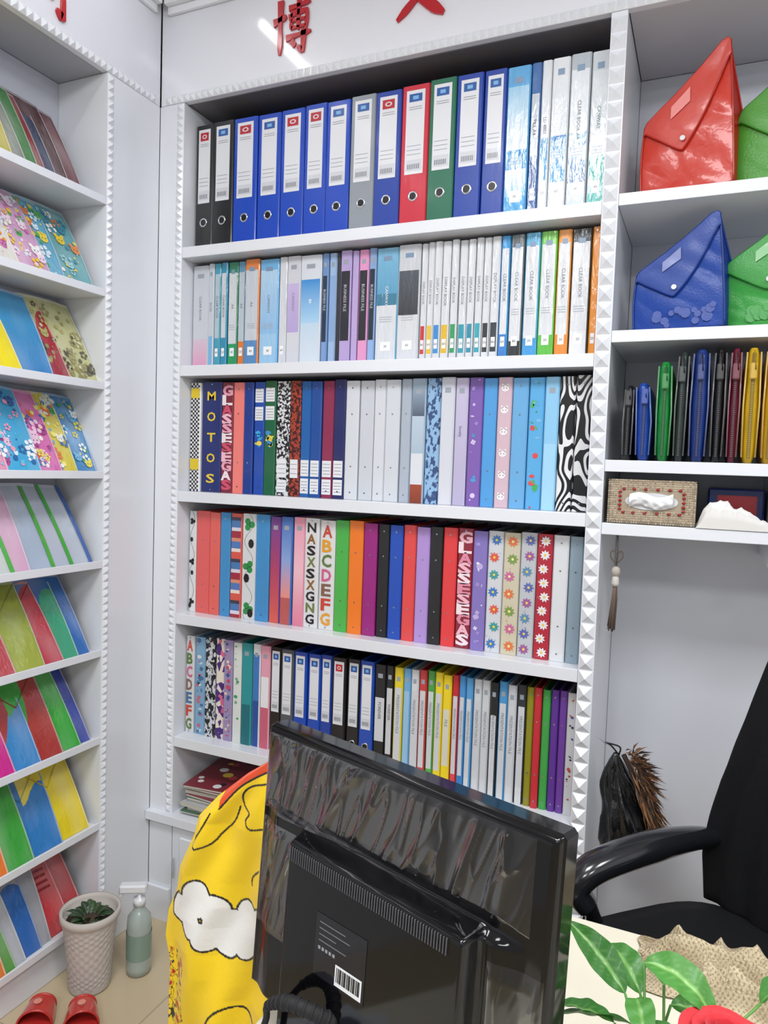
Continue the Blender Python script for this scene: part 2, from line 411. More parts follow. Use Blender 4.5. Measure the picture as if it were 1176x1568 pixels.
def blobs(b,x0,x1,z0,z1,y,cols,n,r0,r1):
    for i in range(n):
        r=U(r0,r1); r=min(r,(x1-x0)/2.2)
        x=U(x0+r,x1-r); z=U(z0+r,z1-r); c=random.choice(cols); yy=y-.0001*(i%5)
        m=i%3
        if m==0: b.disc((x,yy,z),r,XP,ZP,c,0,9,r*U(.6,1))
        elif m==1:
            for k in range(4):
                a=k*1.57+.5*i; b.disc((x+math.cos(a)*r*.5,yy,z+math.sin(a)*r*.5),r*.42,XP,ZP,c,0,8)
        else:
            a=R()*3.14; d=(math.cos(a)*r,math.sin(a)*r); q=(-d[1]*.35,d[0]*.35)
            b.add([(x-d[0],yy,z-d[1]),(x+q[0],yy,z+q[1]),(x+d[0],yy,z+d[1]),(x-q[0],yy,z-q[1])],[(0,3,2,1)],H(c))
def letters(b,s,x,z1,z0,y,w,cols,bold=0,fill=.74):
    n=len(s); dz=(z1-z0)/n
    for i,ch in enumerate(s):
        b.text(ch,(x+(U(-.1,.1)*w*.3 if bold else 0),y,z1-dz*(i+.5)),XP,ZP,dz*fill,cols[i%len(cols)],0,maxw=w,bold=bold)
def spine(b,x0,x1,zb,h,sp):
    k=sp[0]; y=YF-U(0,.006); hh=h-U(0,.005); w=x1-x0; xc=(x0+x1)/2; zt=zb+hh
    Z=lambda f: zt-f*hh
    if k=='L':
        col=sp[1]; lab=sp[2] if len(sp)>2 else 'b'; lo=sp[3] if len(sp)>3 else .62
        a,c=body(b,x0,x1,zb,hh,col,0,y,'2a2a2e')
        m=w*.17; la,lc=x0+m,x1-m
        rect(b,la,lc,Z(lo),Z(.035),y-.0006,'dfe1e6')
        if lab=='r':
            rect(b,la+w*.1,lc-w*.1,Z(.125),Z(.06),y-.001,'b8222e')
            b.disc((xc,y-.0013,Z(.0925)),w*.13,XP,ZP,'dfe1e6',0,12,hh*.017); b.disc((xc,y-.0015,Z(.0925)),w*.08,XP,ZP,'b8222e',0,12,hh*.010)
        else:
            rect(b,la+w*.1,lc-w*.1,Z(.115),Z(.06),y-.001,'2458a0'); rect(b,xc-w*.1,xc+w*.1,Z(.10),Z(.075),y-.0013,'7ab0e0')
        for f in (.15,.165): rect(b,la+w*.1,lc-w*.1,Z(f+.004),Z(f),y-.001,'8a8f98')
        rect(b,la+w*.04,lc-w*.04,Z(lo-.025),Z(lo-.10),y-.001,'cfd2d8')
        for q in range(7): rect(b,la+w*.1+q*(lc-la-w*.2)/7,la+w*.1+(q+.5)*(lc-la-w*.2)/7,Z(lo-.035),Z(lo-.07),y-.0013,'70757e')
        for f in (lo-.14,lo-.17,lo-.2): rect(b,la+w*.06,lc-w*.1,Z(f+.004),Z(f),y-.001,'9aa0a8')
        ring(b,xc,Z(.775),y-.0006,min(.0125,w*.23))
    elif k=='B':
        mat=1 if (len(sp)>4 and sp[4]) else 0
        a,c=body(b,x0,x1,zb,hh,sp[1][0][2] if isinstance(sp[1][0][2],str) else sp[1][0][2][0],mat,y)
        for bd in sp[1]: rect(b,a,c,Z(bd[1]),Z(bd[0]),y-.0005,bd[2],mat)
        if len(sp)>2 and sp[2]:
            tc=sp[3] if len(sp)>3 and sp[3] else '5a6068'
            b.text(sp[2],(xc,y-.0009,Z(.42)),ZN,XP,min(w*.32,.008),tc,0,maxw=hh*.42)
        if mat:
            rect(b,xc-w*.22,xc+w*.22,Z(.90),Z(.82),y-.0009,'eef0f3'); b.text(str(random.choice((20,30,40,60,80))),(xc,y-.0012,Z(.86)),XP,ZP,.006,'30343c',0,maxw=w*.35)
            if w>.03:
                rect(b,xc-w*.18,xc+w*.18,Z(.11),Z(.07),y-.0009,'7c94b0'); 
                for q in range(3): rect(b,xc-w*.3,xc+w*.25,Z(.60+.02*q+.006),Z(.60+.02*q),y-.0009,'a8b0ba')
        elif w>.02:
            rect(b,xc-w*.2,xc+w*.2,Z(.12),Z(.08),y-.0009,'9aa2ac')
    elif k=='P':
        a,c=body(b,x0,x1,zb,hh,sp[1],0,y)
        for f in (.06,.94,.28,.72): b.disc((xc,y-.0006,Z(f)),.0022,XP,ZP,'a0a4aa',2,8)
    elif k=='M':
        body(b,x0,x1,zb,hh,'8890a0',sp[1],y)
        if len(sp)>2: 
            for (f0,f1) in sp[2]:
                rect(b,x0+w*.15,x1-w*.15,Z(f1),Z(f0),y-.0006,'e4e6ea')
                for q in range(3):
                    f=f0+(f1-f0)*(q+1)/4; rect(b,x0+w*.22,x1-w*.22,Z(f+.004),Z(f),y-.001,'7a8088')
        else:
            for f in (.06,.94): b.disc((xc,y-.0006,Z(f)),.0022,XP,ZP,'a0a4aa',2,8)
    elif k=='T':
        a,c=body(b,x0,x1,zb,hh,sp[1],0,y)
        bold=sp[4] if len(sp)>4 else 0; wf=sp[5] if len(sp)>5 else .8; fl=sp[6] if len(sp)>6 else .74
        letters(b,sp[2],xc,Z(.03),Z(.97),y-.0010,w*wf,sp[3],bold,fl)
        if bold:
            for (f) in (.02,.98): b.disc((xc,y-.0006,Z(f)),.0022,XP,ZP,'a0a4aa',2,8)
    elif k=='C':
        a,c=body(b,x0,x1,zb,hh,'e8e8ea',0,y); n=5; s=(c-a)/n; rows=int(hh/s)
        for j in range(rows):
            for i in range(n):
                if (i+j)%2==0: rect(b,a+i*s,a+(i+1)*s,zb+j*s,zb+(j+1)*s,y-.0005,'141416')
        rect(b,a,c,Z(.14),Z(.05),y-.0009,'e0c428'); rect(b,a,c,Z(.80),Z(.70),y-.0009,'e0c428')
    elif k=='D':
        a,c=body(b,x0,x1,zb,hh,sp[1],0,y); n=sp[4] if len(sp)>4 else 7
        blobs(b,a,c,zb,zt,y-.0004,[mixc(H(sp[2][0]),H(sp[1]),.55)],14,.001,.003)
        for i in range(n): flower(b,xc+U(-.1,.1)*w,Z((i+.5)/n),y-.001,w*.34,sp[2][i%len(sp[2])],sp[3],9)
    elif k=='S':
        a,c=body(b,x0,x1,zb,hh,sp[1][0],0,y); n=sp[2]
        for i in range(n): rect(b,a,c,Z((i+1)/n),Z(i/n),y-.0005,sp[1][(i*7+i//3)%len(sp[1])])
    elif k=='F':
        a,c=body(b,x0,x1,zb,hh,sp[1],0,y)
        blobs(b,a,c,zb,zt,y-.0006,sp[2],sp[3],.002,w*.24)
    elif k=='K':
        a,c=body(b,x0,x1,zb,hh,sp[1],0,y)
        for q in range(3):
            z=Z(.1+.4*q); 
            for t_ in range(3): b.disc((xc+math.cos(t_*2.1+q)*w*.2,y-.0006,z+math.sin(t_*2.1+q)*w*.2),w*.2,XP,ZP,sp[2],0,10)
            b.disc((xc+U(-.2,.2)*w,y-.0008,Z(.28+.33*q)),w*.2,XP,ZP,'17181a',0,8,w*.28)
        prev=None
        for q in range(40):
            f=q/39; x=xc+math.sin(f*18)*w*.3; z=Z(f)
            if prev: b.add([(prev[0]-.0006,y-.0005,prev[1]),(prev[0]+.0006,y-.0005,prev[1]),(x+.0006,y-.0005,z),(x-.0006,y-.0005,z)],[(0,3,2,1)],H('2c5c38'))
            prev=(x,z)
    elif k=='V':
        a,c=body(b,x0,x1,zb,hh,sp[1],0,y)
        for q in range(6):
            z=Z((q+.5)/6); b.disc((xc,y-.0006,z),w*.26,XP,ZP,'ece6e8',0,12,w*.22)
            for s_ in(-1,1):
                b.add([(xc+s_*w*.24,y-.0006,z+w*.08),(xc+s_*w*.2,y-.0006,z+w*.34),(xc+s_*w*.06,y-.0006,z+w*.18)],[(0,1,2)],H('ece6e8'))
                b.disc((xc+s_*w*.1,y-.0009,z),w*.035,XP,ZP,'202024',0,6)
    elif k=='G':
        a,c=body(b,x0,x1,zb,hh,sp[1],0,y)
        for (f0,f1) in sp[2]:
            rect(b,x0+w*.12,x1-w*.12,Z(f1),Z(f0),y-.0006,'e4e6ea')
            for q in range(4):
                f=f0+(f1-f0)*(q+1)/5; rect(b,x0+w*.2,x1-w*.2,Z(f+.004),Z(f),y-.001,'7a8088')
        for f in (.06,.94): b.disc((xc,y-.0006,Z(f)),.0022,XP,ZP,'a0a4aa',2,8)
        if len(sp)>3: blobs(b,a,c,Z(.6),Z(.42),y-.0006,sp[3],14,.003,w*.3)
def row(name,edges,zb,h,specs):
    b=MB()
    assert len(edges)==len(specs)+1,(name,len(edges),len(specs))
    for i,s in enumerate(specs): spine(b,edges[i]/1000,edges[i+1]/1000,zb+.0005,h,s)
    return b.build(name,ROWM)
E1=[-1400,-1339,-1269,-1190,-1116,-1042,-974,-904,-832,-759,-684,-614,-546,-489,-432,-407,-383,-341,-294,-253]
S1=[('L','k','r'),('L','k'),('L','b','r'),('L','b'),('L','b','r'),('L','b','r'),('L','b'),('L','gr'),('L','1c3f9e','r'),('L','r','b'),('L','g'),('L','1c3f9e'),('L','1c3f9e'),
 ('B',[(0,.13,'5aa6da'),(.13,.55,('9ccbe8','dfe8ee')),(.55,.68,'2f8ccc'),(.68,.86,('dce8f0','7fc0e6')),(.86,1,'4aa4dc')],'CLEAR BOOK','ffffff',1),
 ('B',[(0,.2,'3d6aa8'),(.2,.6,'c2cad4'),(.6,1,'3a5c94')],'FILE A4','20242c',1),
 ('B',[(0,.5,'dde2e8'),(.5,.78,'4f9ccf'),(.78,1,'e2e6ea')],'LD 4803','50565e',1),
 ('B',[(0,.08,'dfe3e8'),(.08,.5,('e2e6ea','d0dae2')),(.5,.8,('2f7fc0','3f95cc')),(.8,1,'dde2e8')],'PRESENTATION FILE','ffffff',1),
 ('B',[(0,.1,'b4bcc4'),(.1,.5,'dfe4ea'),(.5,.82,('9cc0dc','2d5f98')),(.82,1,'c8d4de')],'CLEAR BOOK A4','40464e',1),
 ('B',[(0,.12,'cfd6dc'),(.12,.66,'dde3e8'),(.66,.84,'2aa79c'),(.84,1,'54bcb4')],'CANWAY','507078',1)]
row('lever_arch_files',E1,tops[0],.352,S1)
E2=[-1402,-1345,-1325,-1302,-1279,-1245,-1219,-1171,-1109,-1083,-1040,-975,-955,-931,-919,-886,-867,-838,-816,-753,-692,-674,-655,-634,-611,-591,-569,-549,-529,-509,-486,-462,-428,-391,-352,-319,-274,-254]
def cb(low,up='d6d9de',t='CLEAR BOOK',f=.72,top=None): 
    L=[(0,f,up),(f,.94,low),(.94,1,up)]
    if top: L=[(0,.1,top),(.1,f,up),(f,1,low)]
    return ('B',L,t,'70767e',1)
S2=[('B',[(0,.72,'c8ccd4'),(.72,1,('d4c0ce','dc9cbc'))],'CLEAR BOOK','70767e',0),('B',[(0,.7,'c4cad4'),(.7,1,'7ab4dc')],'BOOK','70767e',0),
 cb('3c9cb8','b0c4cc',top='3c9cb8'),cb('2f8cb0','c8d0d6',top='2f8cb0'),cb('1f9a5c','d0d4d8','A4',.78,'20805c'),cb('e07a30','b8c4cc','A4',.76,'5a90b0'),
 cb('5a8cc0','c6ccd4','A4',.76,'e0803c'),cb('9cc8e8',('b0d0ea','8cbce4'),'CANWAY',.7,'6cb0e0'),('B',[(0,1,'d4d7de')],'','',1),
 ('B',[(0,.25,'ccced6'),(.25,.7,('c4b4dc','b4a4d4')),(.7,1,'d0d2da')],'CANWAY','8a80a0',0),
 ('B',[(0,.22,'d3d8e0'),(.22,.62,('3c8cd0','a8d0ec')),(.62,1,('c0d6e8','d4dce6'))],'80','ffffff',0),
 ('B',[(0,.2,'6c90c0'),(.2,.8,'24364c'),(.8,1,'7c9ccc')],'BUSINESS FILE','c8ccd4',0),('B',[(0,.2,'9cb8dc'),(.2,.8,'88a8d4'),(.8,1,'9cb8dc')],'','',0),
 ('B',[(0,1,'2c3038')],'','',0),('B',[(0,.18,'b4a0d0'),(.18,.8,'2a2c34'),(.8,1,'b4a0d0')],'BUSINESS FILE','c8ccd4',0),('B',[(0,1,'b8a4d4')],'','',0),
 ('B',[(0,.18,'e098c4'),(.18,.8,'2a2c34'),(.8,1,'e098c4')],'BUSINESS FILE','c8ccd4',0),('B',[(0,.18,'88a4d0'),(.18,.8,'26303c'),(.8,1,'8cb0dc')],'BUSINESS FILE','c8ccd4',0),
 ('B',[(0,.4,('7cb8d8','5a9cc0')),(.4,.5,'3c7c98'),(.5,1,'d4d8de')],'CANWAY','e4e8ec',1),
 ('B',[(0,.22,'c8ccd2'),(.22,.6,('505860','30363c')),(.6,1,'d2d5da')],'','',1),
 cb('c83c40',f=.7,t='DISPLAY BOOK'),cb('e0b830',f=.7,t='DISPLAY BOOK'),cb('3c88c8',f=.7,t='DISPLAY BOOK'),cb('dcb42c',f=.7,t='DISPLAY BOOK'),cb('2c9858',f=.7,t='DISPLAY BOOK'),
 cb('2c98a8',f=.7,t='DISPLAY BOOK'),cb('2c8ca8',f=.7,t='DISPLAY BOOK'),cb('30a0b0',f=.7,t='DISPLAY BOOK'),cb('282c30',f=.7,t='DISPLAY BOOK'),cb('2c343c',f=.7,t='DISPLAY BOOK'),
 cb('2f78c4',f=.8,top='3c98d8',t='CLEAR BOOK'),cb('24282c',f=.86,top='5c6468',t='CLEAR BOOK'),cb('3f98d4',f=.84,top='5cb0dc',t='CLEAR BOOK'),
 cb('5cb840',f=.82,top='74c448',t='CLEAR BOOK'),cb('e88830',f=.82,top='f0a050',t='CLEAR BOOK'),cb('e0e2e6',f=.8,top='383c40',t='CLEAR BOOK'),('B',[(0,1,'e89028')],'','',1)]
row('clear_books',E2,tops[1],.294,S2)
E3=[-1401,-1363,-1293,-1252,-1214,-1181,-1146,-1108,-1065,-1030,-997,-963,-927,-891,-851,-809,-775,-734,-704,-664,-625,-587,-553,-515,-480,-443,-403,-365,-330,-293,-256]
PKL=['e8a0b8','f0e0e4','d0506c','f0b8c8']
S3=[('C',),('T','1b2a6c','MOTOS',['e8c832'],.02,.42,.42),('T','7c2438','GLASSESEGAS',PKL,.045,.86,1.0),('P','ee8078'),('P','173a8c'),('G','1c4aa8',[(.06,.18),(.22,.34)],['3cb0e0','e8d040']),('G','14603c',[(.06,.18),(.22,.34)],['e8d040','3c90c8']),
 ('M',4,[(.68,.84),(.86,.97)]),('M',5,[(.68,.84)]),('G','1c60a8',[(.68,.82),(.84,.97)]),('G','1a4a98',[(.68,.82),(.84,.97)]),('G','8c2c50',[(.68,.82),(.84,.97)]),('G','202860',[(.68,.82),(.84,.97)]),
 ('P','d2d6dc'),('P','c8cdd4'),('P','d2d6dc'),('P','ced3da'),('P','aab4c2'),
 ('B',[(0,.3,('a0b4c8','505c70')),(.3,.6,('b8c8d8','a8bccc')),(.6,.85,'d8dce2'),(.85,1,('a0482c','803420'))],'','',0),('M',8),('B',[(0,1,('ccd0da','d4d6de'))],'','',0),
 ('B',[(0,1,('c4bcd8','b4aecc'))],'lovely','50466c',0),('F','7c5cac',['d8c8ec','4c98d0','a88cd0'],14),('P','4f9ad8'),('V','d0b4c0'),('P','68a8d8'),
 ('F','58a8dc',['58a8dc','7cb8e0','d84c50','3c9c50','48b060'],22),('B',[(0,.5,'8cc4e8'),(.5,1,'a0d0f0')],'','',0),('M',3),('M',3)]
row('ring_binders',E3,tops[2],.318,S3)
E4=[-1400,-1374,-1324,-1287,-1250,-1211,-1163,-1117,-1080,-1042,-1004,-959,-911,-869,-826,-786,-751,-713,-677,-639,-604,-566,-525,-488,-448,-406,-366,-328,-290,-257]
S4=[('K','dcdee0','17181a'),('P','e0605e'),('P','e2645c'),('M',9),('S',['d8584c','e8d8d0','5078b8','d88c70','a02c40','d8d4e0','4878b0','3c3c50'],30),
 ('K','d8dadc','2c8c48'),('M',9),('B',[(0,.5,('6c3c90','b04468')),(.5,1,('b04468','d86050'))],'','',0),('B',[(0,.4,('3c6cb8','88a4d8')),(.4,.75,('88a4d8','e89080')),(.75,1,'b85c58')],'','',0),
 ('B',[(0,.5,('e89cb4','f0c0cc')),(.5,1,('f0c0cc','e07c98'))],'','',0),('T','dcdde0','NASXSXGNG',['1c1d20','8c6030','1c1d20','6c7c40'],.03,.6,.8),('T','dedee0','ABCDEFG',['c84838','e0a030','5c7c40','d06090','806050'],.03,.62,.8),
 ('P','4ab04c'),('P','ee7a22'),('P','98207c'),('P','18191c'),('P','1a4cb4'),('P','e04848'),('P','b090d4'),('P','1a1a1e'),('P','e03c40'),
 ('T','8c2438','GLASSESEGAS',['f0b8c8','f4e0e8','e08ca4'],.045,.84,1.0),('F','8474bc',['c0b0e0','a894d8','e8e4f4'],14),('D','d0d2d8',['3c78c0','e05c48','3c9c9c'],'f0d040',7),('D','ccc4ac',['e07848','7c9c4c','c86c9c'],'f0e0a0',7),('D','bcc0c6',['5c68b0','a05c98','5c8cb0'],'e8d060',8),
 ('D','b02438',['e8e8ec'],'f0c040',9),('P','d8dade'),('P','8ca0ae')]
row('ring_binders.001',E4,tops[3],.303,S4)
E5=[-1400,-1370,-1332,-1294,-1264,-1232,-1202,-1166,-1139,-1106,-1069,-1027,-985,-943,-907,-863,-823,-781,-747,-724,-698,-676,-654,-632,-611,-589,-565,-546,-528,-509,-487,-465,-444,-421,-398,-375,-356,-337,-316,-296,-277,-254]
def ps(c1,c2,t='PRESENTATION FILE',f=.18): return ('B',[(0,f,c1),(f,.86,'d0d3d9'),(.86,1,c2)],t,'80868e',0)
S5=[('T','d6d7da','ABCDEFG',['c84838','5c7c40','d06090','806050','40709c'],.03,.7,.8),('F','7ca8c8',['d8dce0','d06880','4c6c9c'],30),('M',6),('M',7),('F','9c8cb4',['e8d8c0','c84c60','3c5c9c'],34),
 ('F','dce0dc',['3c9c68','78b090'],10),('B',[(0,.6,'2c9498'),(.6,1,'1c6c78')],'','',0),('B',[(0,.1,'e0e4e8'),(.1,.55,'3c78c0'),(.55,1,'24509c')],'','',0),('B',[(0,.3,'e4a0b4'),(.3,.6,'e8e8ec'),(.6,1,'c86078')],'','',0),
 ('L','k'),('L','50545c'),('L','1c4ab0'),('L','1c4ab0'),('L','1c3f9e'),('L','k','r'),('L','18191c'),('L','1c4ab0'),('B',[(0,.3,'1a1b1e'),(.3,.7,'d0d3d8'),(.7,1,'1a1b1e')],'FOREVER','30343c',0),
 ('B',[(0,.2,'1a1b1e'),(.2,.8,'ccced2'),(.8,1,'1a1b1e')],'FOREVER','404448',0),ps('e8d028','f0d830'),('B',[(0,.2,'6cacdc'),(.2,1,'98c4e4')],'','',0),ps('d8dade','50a040'),ps('c83c40','d84c50'),ps('4ca04c','58b050'),ps('f0d830','f0d830'),('B',[(0,.3,'f0d428'),(.3,.8,'d8d6c4'),(.8,1,'f0d428')],'FILE','80868e',0),
 ps('c82c34','d84c50'),ps('4c94d0','3c80c0'),ps('58a0d8','d4d8dc'),ps('d4d8dc','d4d8dc'),ps('ccd0d4','d4d8dc'),ps('24282c','d4d8dc',f=.28),ps('4c98d0','d4d8dc'),ps('ccd0d6','d8dade'),ps('30343c','d8dade'),
 ('P','8d8a22'),('P','c82838'),('P','3ca048'),('P','5b2c91'),('P','6c3c9c'),('F','d4d6da',['3c60a8','c85040','303850'],18)]
row('ring_binders.002',E5,tops[4],.298,S5)

# ---------------- rack folders ----------------
def rackrow(b,z,items,hh):
    more=[(items[0][0]-.09*(i+1),random.choice(['c83c40','f0c828','3c88c8','4ca04c','c4c8d0','e08cb0'])) for i in range(9)][::-1]
    allit=[(m[0],m[1],None) for m in more]+[(i[0],i[1],i[2] if len(i)>2 else None) for i in items]
    N=len(allit)
    for k,(yr,col,deco) in enumerate(allit):
        if yr<.36: continue
        yr=yr+.024+.010*(k-N+len(items))/len(items)
        w=.165; h=hh+U(-.010,.004); sk=U(-.022,.008)
        j=k-(N-len(items))
        xb=-1.4985-.0036*max(0,j)
        z0=z+.001; lean=.118-.002*j; bow=U(.003,.010)
        def P(u,v,o=0.0):
            y=yr-w+u*w+sk*v; x=xb-lean*v+o-bow*math.sin(u*3.1)*math.sin(v*2.2+.3)*.5+.005*math.sin(v*3.14)
            return (max(-1.664,x),y,z0+v*h-.004*abs(2*u-1)**3*v)
        c=H(col[0] if isinstance(col,tuple) else col); c2=H(col[1]) if isinstance(col,tuple) else c
        sd=R()*50
        b.grid(lambda u,v:(P(u,v),mixc(mixc(c2,c,v),H('ffffff'),max(0,.16*noise.noise(Vector((u*3+sd,v*2,sd)))+.03))),12,12,col,0)  # noise whitening paints a soft sheen into the sleeve colour
        b.add([P(0,0),P(1,0),P(1,1),P(0,1),P(0,0,-.003),P(1,0,-.003),P(1,1,-.003),P(0,1,-.003)],[(4,7,6,5),(1,5,6,2),(3,2,6,7),(0,4,5,1),(0,3,7,4)],mixc(c,H('202020'),.25),0)
        lt=mixc(c,H('ffffff'),.30)
        def strip(u0,v0,u1,v1,cc,o=.0022): b.grid(lambda u,v:P(lerp(u0,u1,u),lerp(v0,v1,v),o),3,6,cc,0)
        strip(.975,.0,1.0,1.0,lt,.0010); strip(0,.965,1,1.0,lt,.0010)
        if deco=='env':
            dk=mixc(c,(0,0,0,1),.35)
            for (a,bb) in (((0,.98),(.5,.62)),((.5,.62),(1,.98))):
                p=P(a[0],a[1],.0034);q=P(bb[0],bb[1],.0034);b.add([p,q,(q[0],q[1],q[2]-.003),(p[0],p[1],p[2]-.003)],[(0,3,2,1)],dk)
        elif deco and deco[0]=='slide': strip(.93,0,1,1,H(deco[1]),.003)
        elif deco and deco[0]=='toon':
            for q in range(60):
                r=U(.003,.012); cy=U(.08,.94); cz=U(.06,.92); cc=H(random.choice(deco[1])); o=.002+.00015*(q%12)
                def dd(u,v,r,cc,n=8,ex=1.0):
                    b.add([P(max(0,min(1,u+math.cos(t*6.283/n)*r/w)),max(0,min(1,v+math.sin(t*6.283/n)*r*ex/h)),o) for t in range(n)],[tuple(range(n))],cc)
                if q%4==0:
                    for pp in range(5): an=pp*1.2566; dd(cy+math.cos(an)*r/w,cz+math.sin(an)*r/h,r*.55,cc,6)
                elif q%4==1:
                    r*=1.2; dd(cy,cz,r,cc,10,.85); 
                    for s_ in (-1,1): dd(cy+s_*r*.7/w,cz+r*.8/h,r*.4,cc,8)
                    o+=.0004
                    for s_ in (-1,1): dd(cy+s_*r*.35/w,cz,r*.13,H('202020'),6)
                else: dd(cy,cz,r*.6,cc,7)
        elif deco=='txt' :
            for q in range(5): strip(.55+.05*math.sin(q),.80-.07*q,.9,.83-.07*q,mixc(c,(0,0,0,1),.5))
RI=[
 [(1.20,('d0bc28','b0a828')),(1.24,'7c8478'),(1.275,'3f7c40'),(1.30,'842c30'),(1.335,'2c3858'),(1.375,'4c2428'),(1.42,'64202c')],
 [(1.22,'d8d4cc',('toon',['e88030','3c78c0','d84c50','58a040','f0f0ec'])),(1.31,'d0a0c4',('toon',['f0d8e8','e8c030','c86ca8','f0f0f0'])),(1.355,'58a8c8',('toon',['f0d840','4cb050','e0f0f8'])),(1.45,'64a8b0',('toon',['f0d030','3c90a8','f0f0f0','e88840','9cd0d8']))],
 [(1.23,'f0dc14'),(1.32,('3ca0d4','2c80c0')),(1.375,('c02434','981c2c')),(1.47,'c4c48c',('toon',['a09860','504830','b8b070','d4d4a8','98905c']))],
 [(1.285,'30a8d8',('toon',['f0f4f8','1c60a8','f0a0b8','68c8e8'])),(1.35,'d86cb0',('toon',['f0c8e0','f0e060','a83c88','e890c8'])),(1.40,'d8c840',('toon',['3c70b0','e87040','f0f0e0','f0e478'])),(1.465,'3c88c0',('toon',['e8d848','3ca050','e8f0f0','68b0dc']))],
 [(1.21,'c4ccc8',('slide','50b048')),(1.255,'d8acc8'),(1.33,'a8b8cc',('slide','48a838')),(1.39,'b4bece',('slide','3ca838')),(1.455,'b8c2d0',('slide','2c5ca8'))],
 [(1.215,'b83c44'),(1.30,('8c9c2c','a4b040'),'env'),(1.36,'bc2c3c','env'),(1.41,'38a47c'),(1.45,'2468b4')],
 [(1.215,'d02090'),(1.29,'2488cc'),(1.36,'ac342c','env'),(1.42,'2cac30'),(1.455,'1838a0')],
 [(1.195,'e87820'),(1.27,'34a430'),(1.36,'247cc4','env'),(1.45,'ecd414','env')],
 [(1.19,'e08030',),(1.22,'5ca048'),(1.25,'b4b8c0'),(1.30,'2468b8'),(1.33,'a0a4ac'),(1.40,'c82830','txt'),(1.45,'b82830')],
]
b=MB()
for z,it in zip(lz,RI): rackrow(b,z+.003,it,.212)
b.build('notebooks_and_folders',[M_sleeve])

# ---------------- document bags ----------------
def docbag(name,ox,oz,sc,col,dark,mat,dots=False):
    b=MB()
    Yf=1.728; s1=ox*31+oz*17
    def front(u,v):
        xl=-.176-.004*math.sin(v*3.1); xr=lerp(.012,-.010,v)+.002*math.sin(v*3.14); x=lerp(xl,xr,u)
        ztop=interp([(0,.158),(.03,.170),(.10,.180),(.35,.212),(.6,.248),(.8,.280),(.90,.298),(.97,.303),(1,.296)],u)+.0015*noise.noise(Vector((u*6,s1,3)))
        zb=.005*sm((.12-u)/.12)+.004*sm((u-.9)/.1)
        z=lerp(zb,ztop,v)
        puff=math.sin(v*math.pi)**.7*math.sin(u*math.pi)**.7
        nz=noise.noise(Vector((x*9+s1,z*9,0)))*.005+ (1-2*abs(noise.noise(Vector((x*13+z*16,z*6+s1,2)))))*.0028
        dy=.050*(1-u)-.004*puff+nz*(.25+.75*min(1,min(u,1-u,v,1-v)*8))+.008*v
        return (ox+x*sc[0],Yf+dy,oz+z*sc[1])
    b.grid(front,60,60,col,0)
    def back(u,v):
        p=front(u,v); return (p[0]+.045*(1-v)*u,p[1]+.10*(1-v)**.8*min(1,u*8+.3)+.010,p[2])
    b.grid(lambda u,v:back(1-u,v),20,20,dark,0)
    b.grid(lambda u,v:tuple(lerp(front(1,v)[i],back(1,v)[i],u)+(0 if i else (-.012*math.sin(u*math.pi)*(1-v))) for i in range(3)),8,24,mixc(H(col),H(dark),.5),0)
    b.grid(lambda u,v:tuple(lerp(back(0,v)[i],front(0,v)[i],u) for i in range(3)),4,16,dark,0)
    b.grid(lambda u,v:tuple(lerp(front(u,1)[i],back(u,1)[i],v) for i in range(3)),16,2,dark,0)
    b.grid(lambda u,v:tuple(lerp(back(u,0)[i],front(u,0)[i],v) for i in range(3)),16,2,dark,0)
    def flap(u,v):
        low=1-(.50*(1-abs(2*(u**.9)-1)**1.15)+.10) 
        vv=lerp(low,1.0,v); p=front(u,vv); return (p[0],p[1]-.004-.002*math.sin(v*2),p[2])
    fl=mixc(H(col),H('ffffff'),.05)
    b.grid(flap,40,12,fl,0)
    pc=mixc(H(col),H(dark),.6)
    for pts,rr_ in (([flap(i/30,0) for i in range(31)],.0018),([front(1,i/20) for i in range(21)],.0026),([front(0,i/16) for i in range(17)],.0024),([front(i/30,1) for i in range(31)],.0028),([back(1,i/16) for i in range(17)],.0024),([front(i/20,0) for i in range(21)],.0024)):
        b.tube([(p[0],p[1]-.002,p[2]) for p in pts],rr_,6,pc,0)
    b.grid(lambda u,v:(lambda p:(p[0],p[1]-.0085,p[2]))(front(.33+.22*u,.77+.02*u+.13*v)),6,4,mixc(H(col),H('ffffff'),.25),1)
    p=front(.47,.50); b.disc((p[0],p[1]-.011,p[2]),.0055,XP,ZP,'d0d4d8',1,12)
    if dots:
        for i in range(16):
            u=U(.25,.92); v=U(.05,.24); p=front(u,v); b.disc((p[0],p[1]-.003-.0001*(i%5),p[2]),U(.006,.012),XP,ZP,mixc(H(col),H('ffffff'),.08),0,8)
    return b.build(name,[mat,M_plast])
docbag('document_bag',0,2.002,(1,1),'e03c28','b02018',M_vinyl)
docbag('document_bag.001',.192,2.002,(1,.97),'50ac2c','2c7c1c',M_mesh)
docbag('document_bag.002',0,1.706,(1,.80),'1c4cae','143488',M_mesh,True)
docbag('document_bag.003',.185,1.706,(1,.84),'3cb046','248428',M_mesh,True)
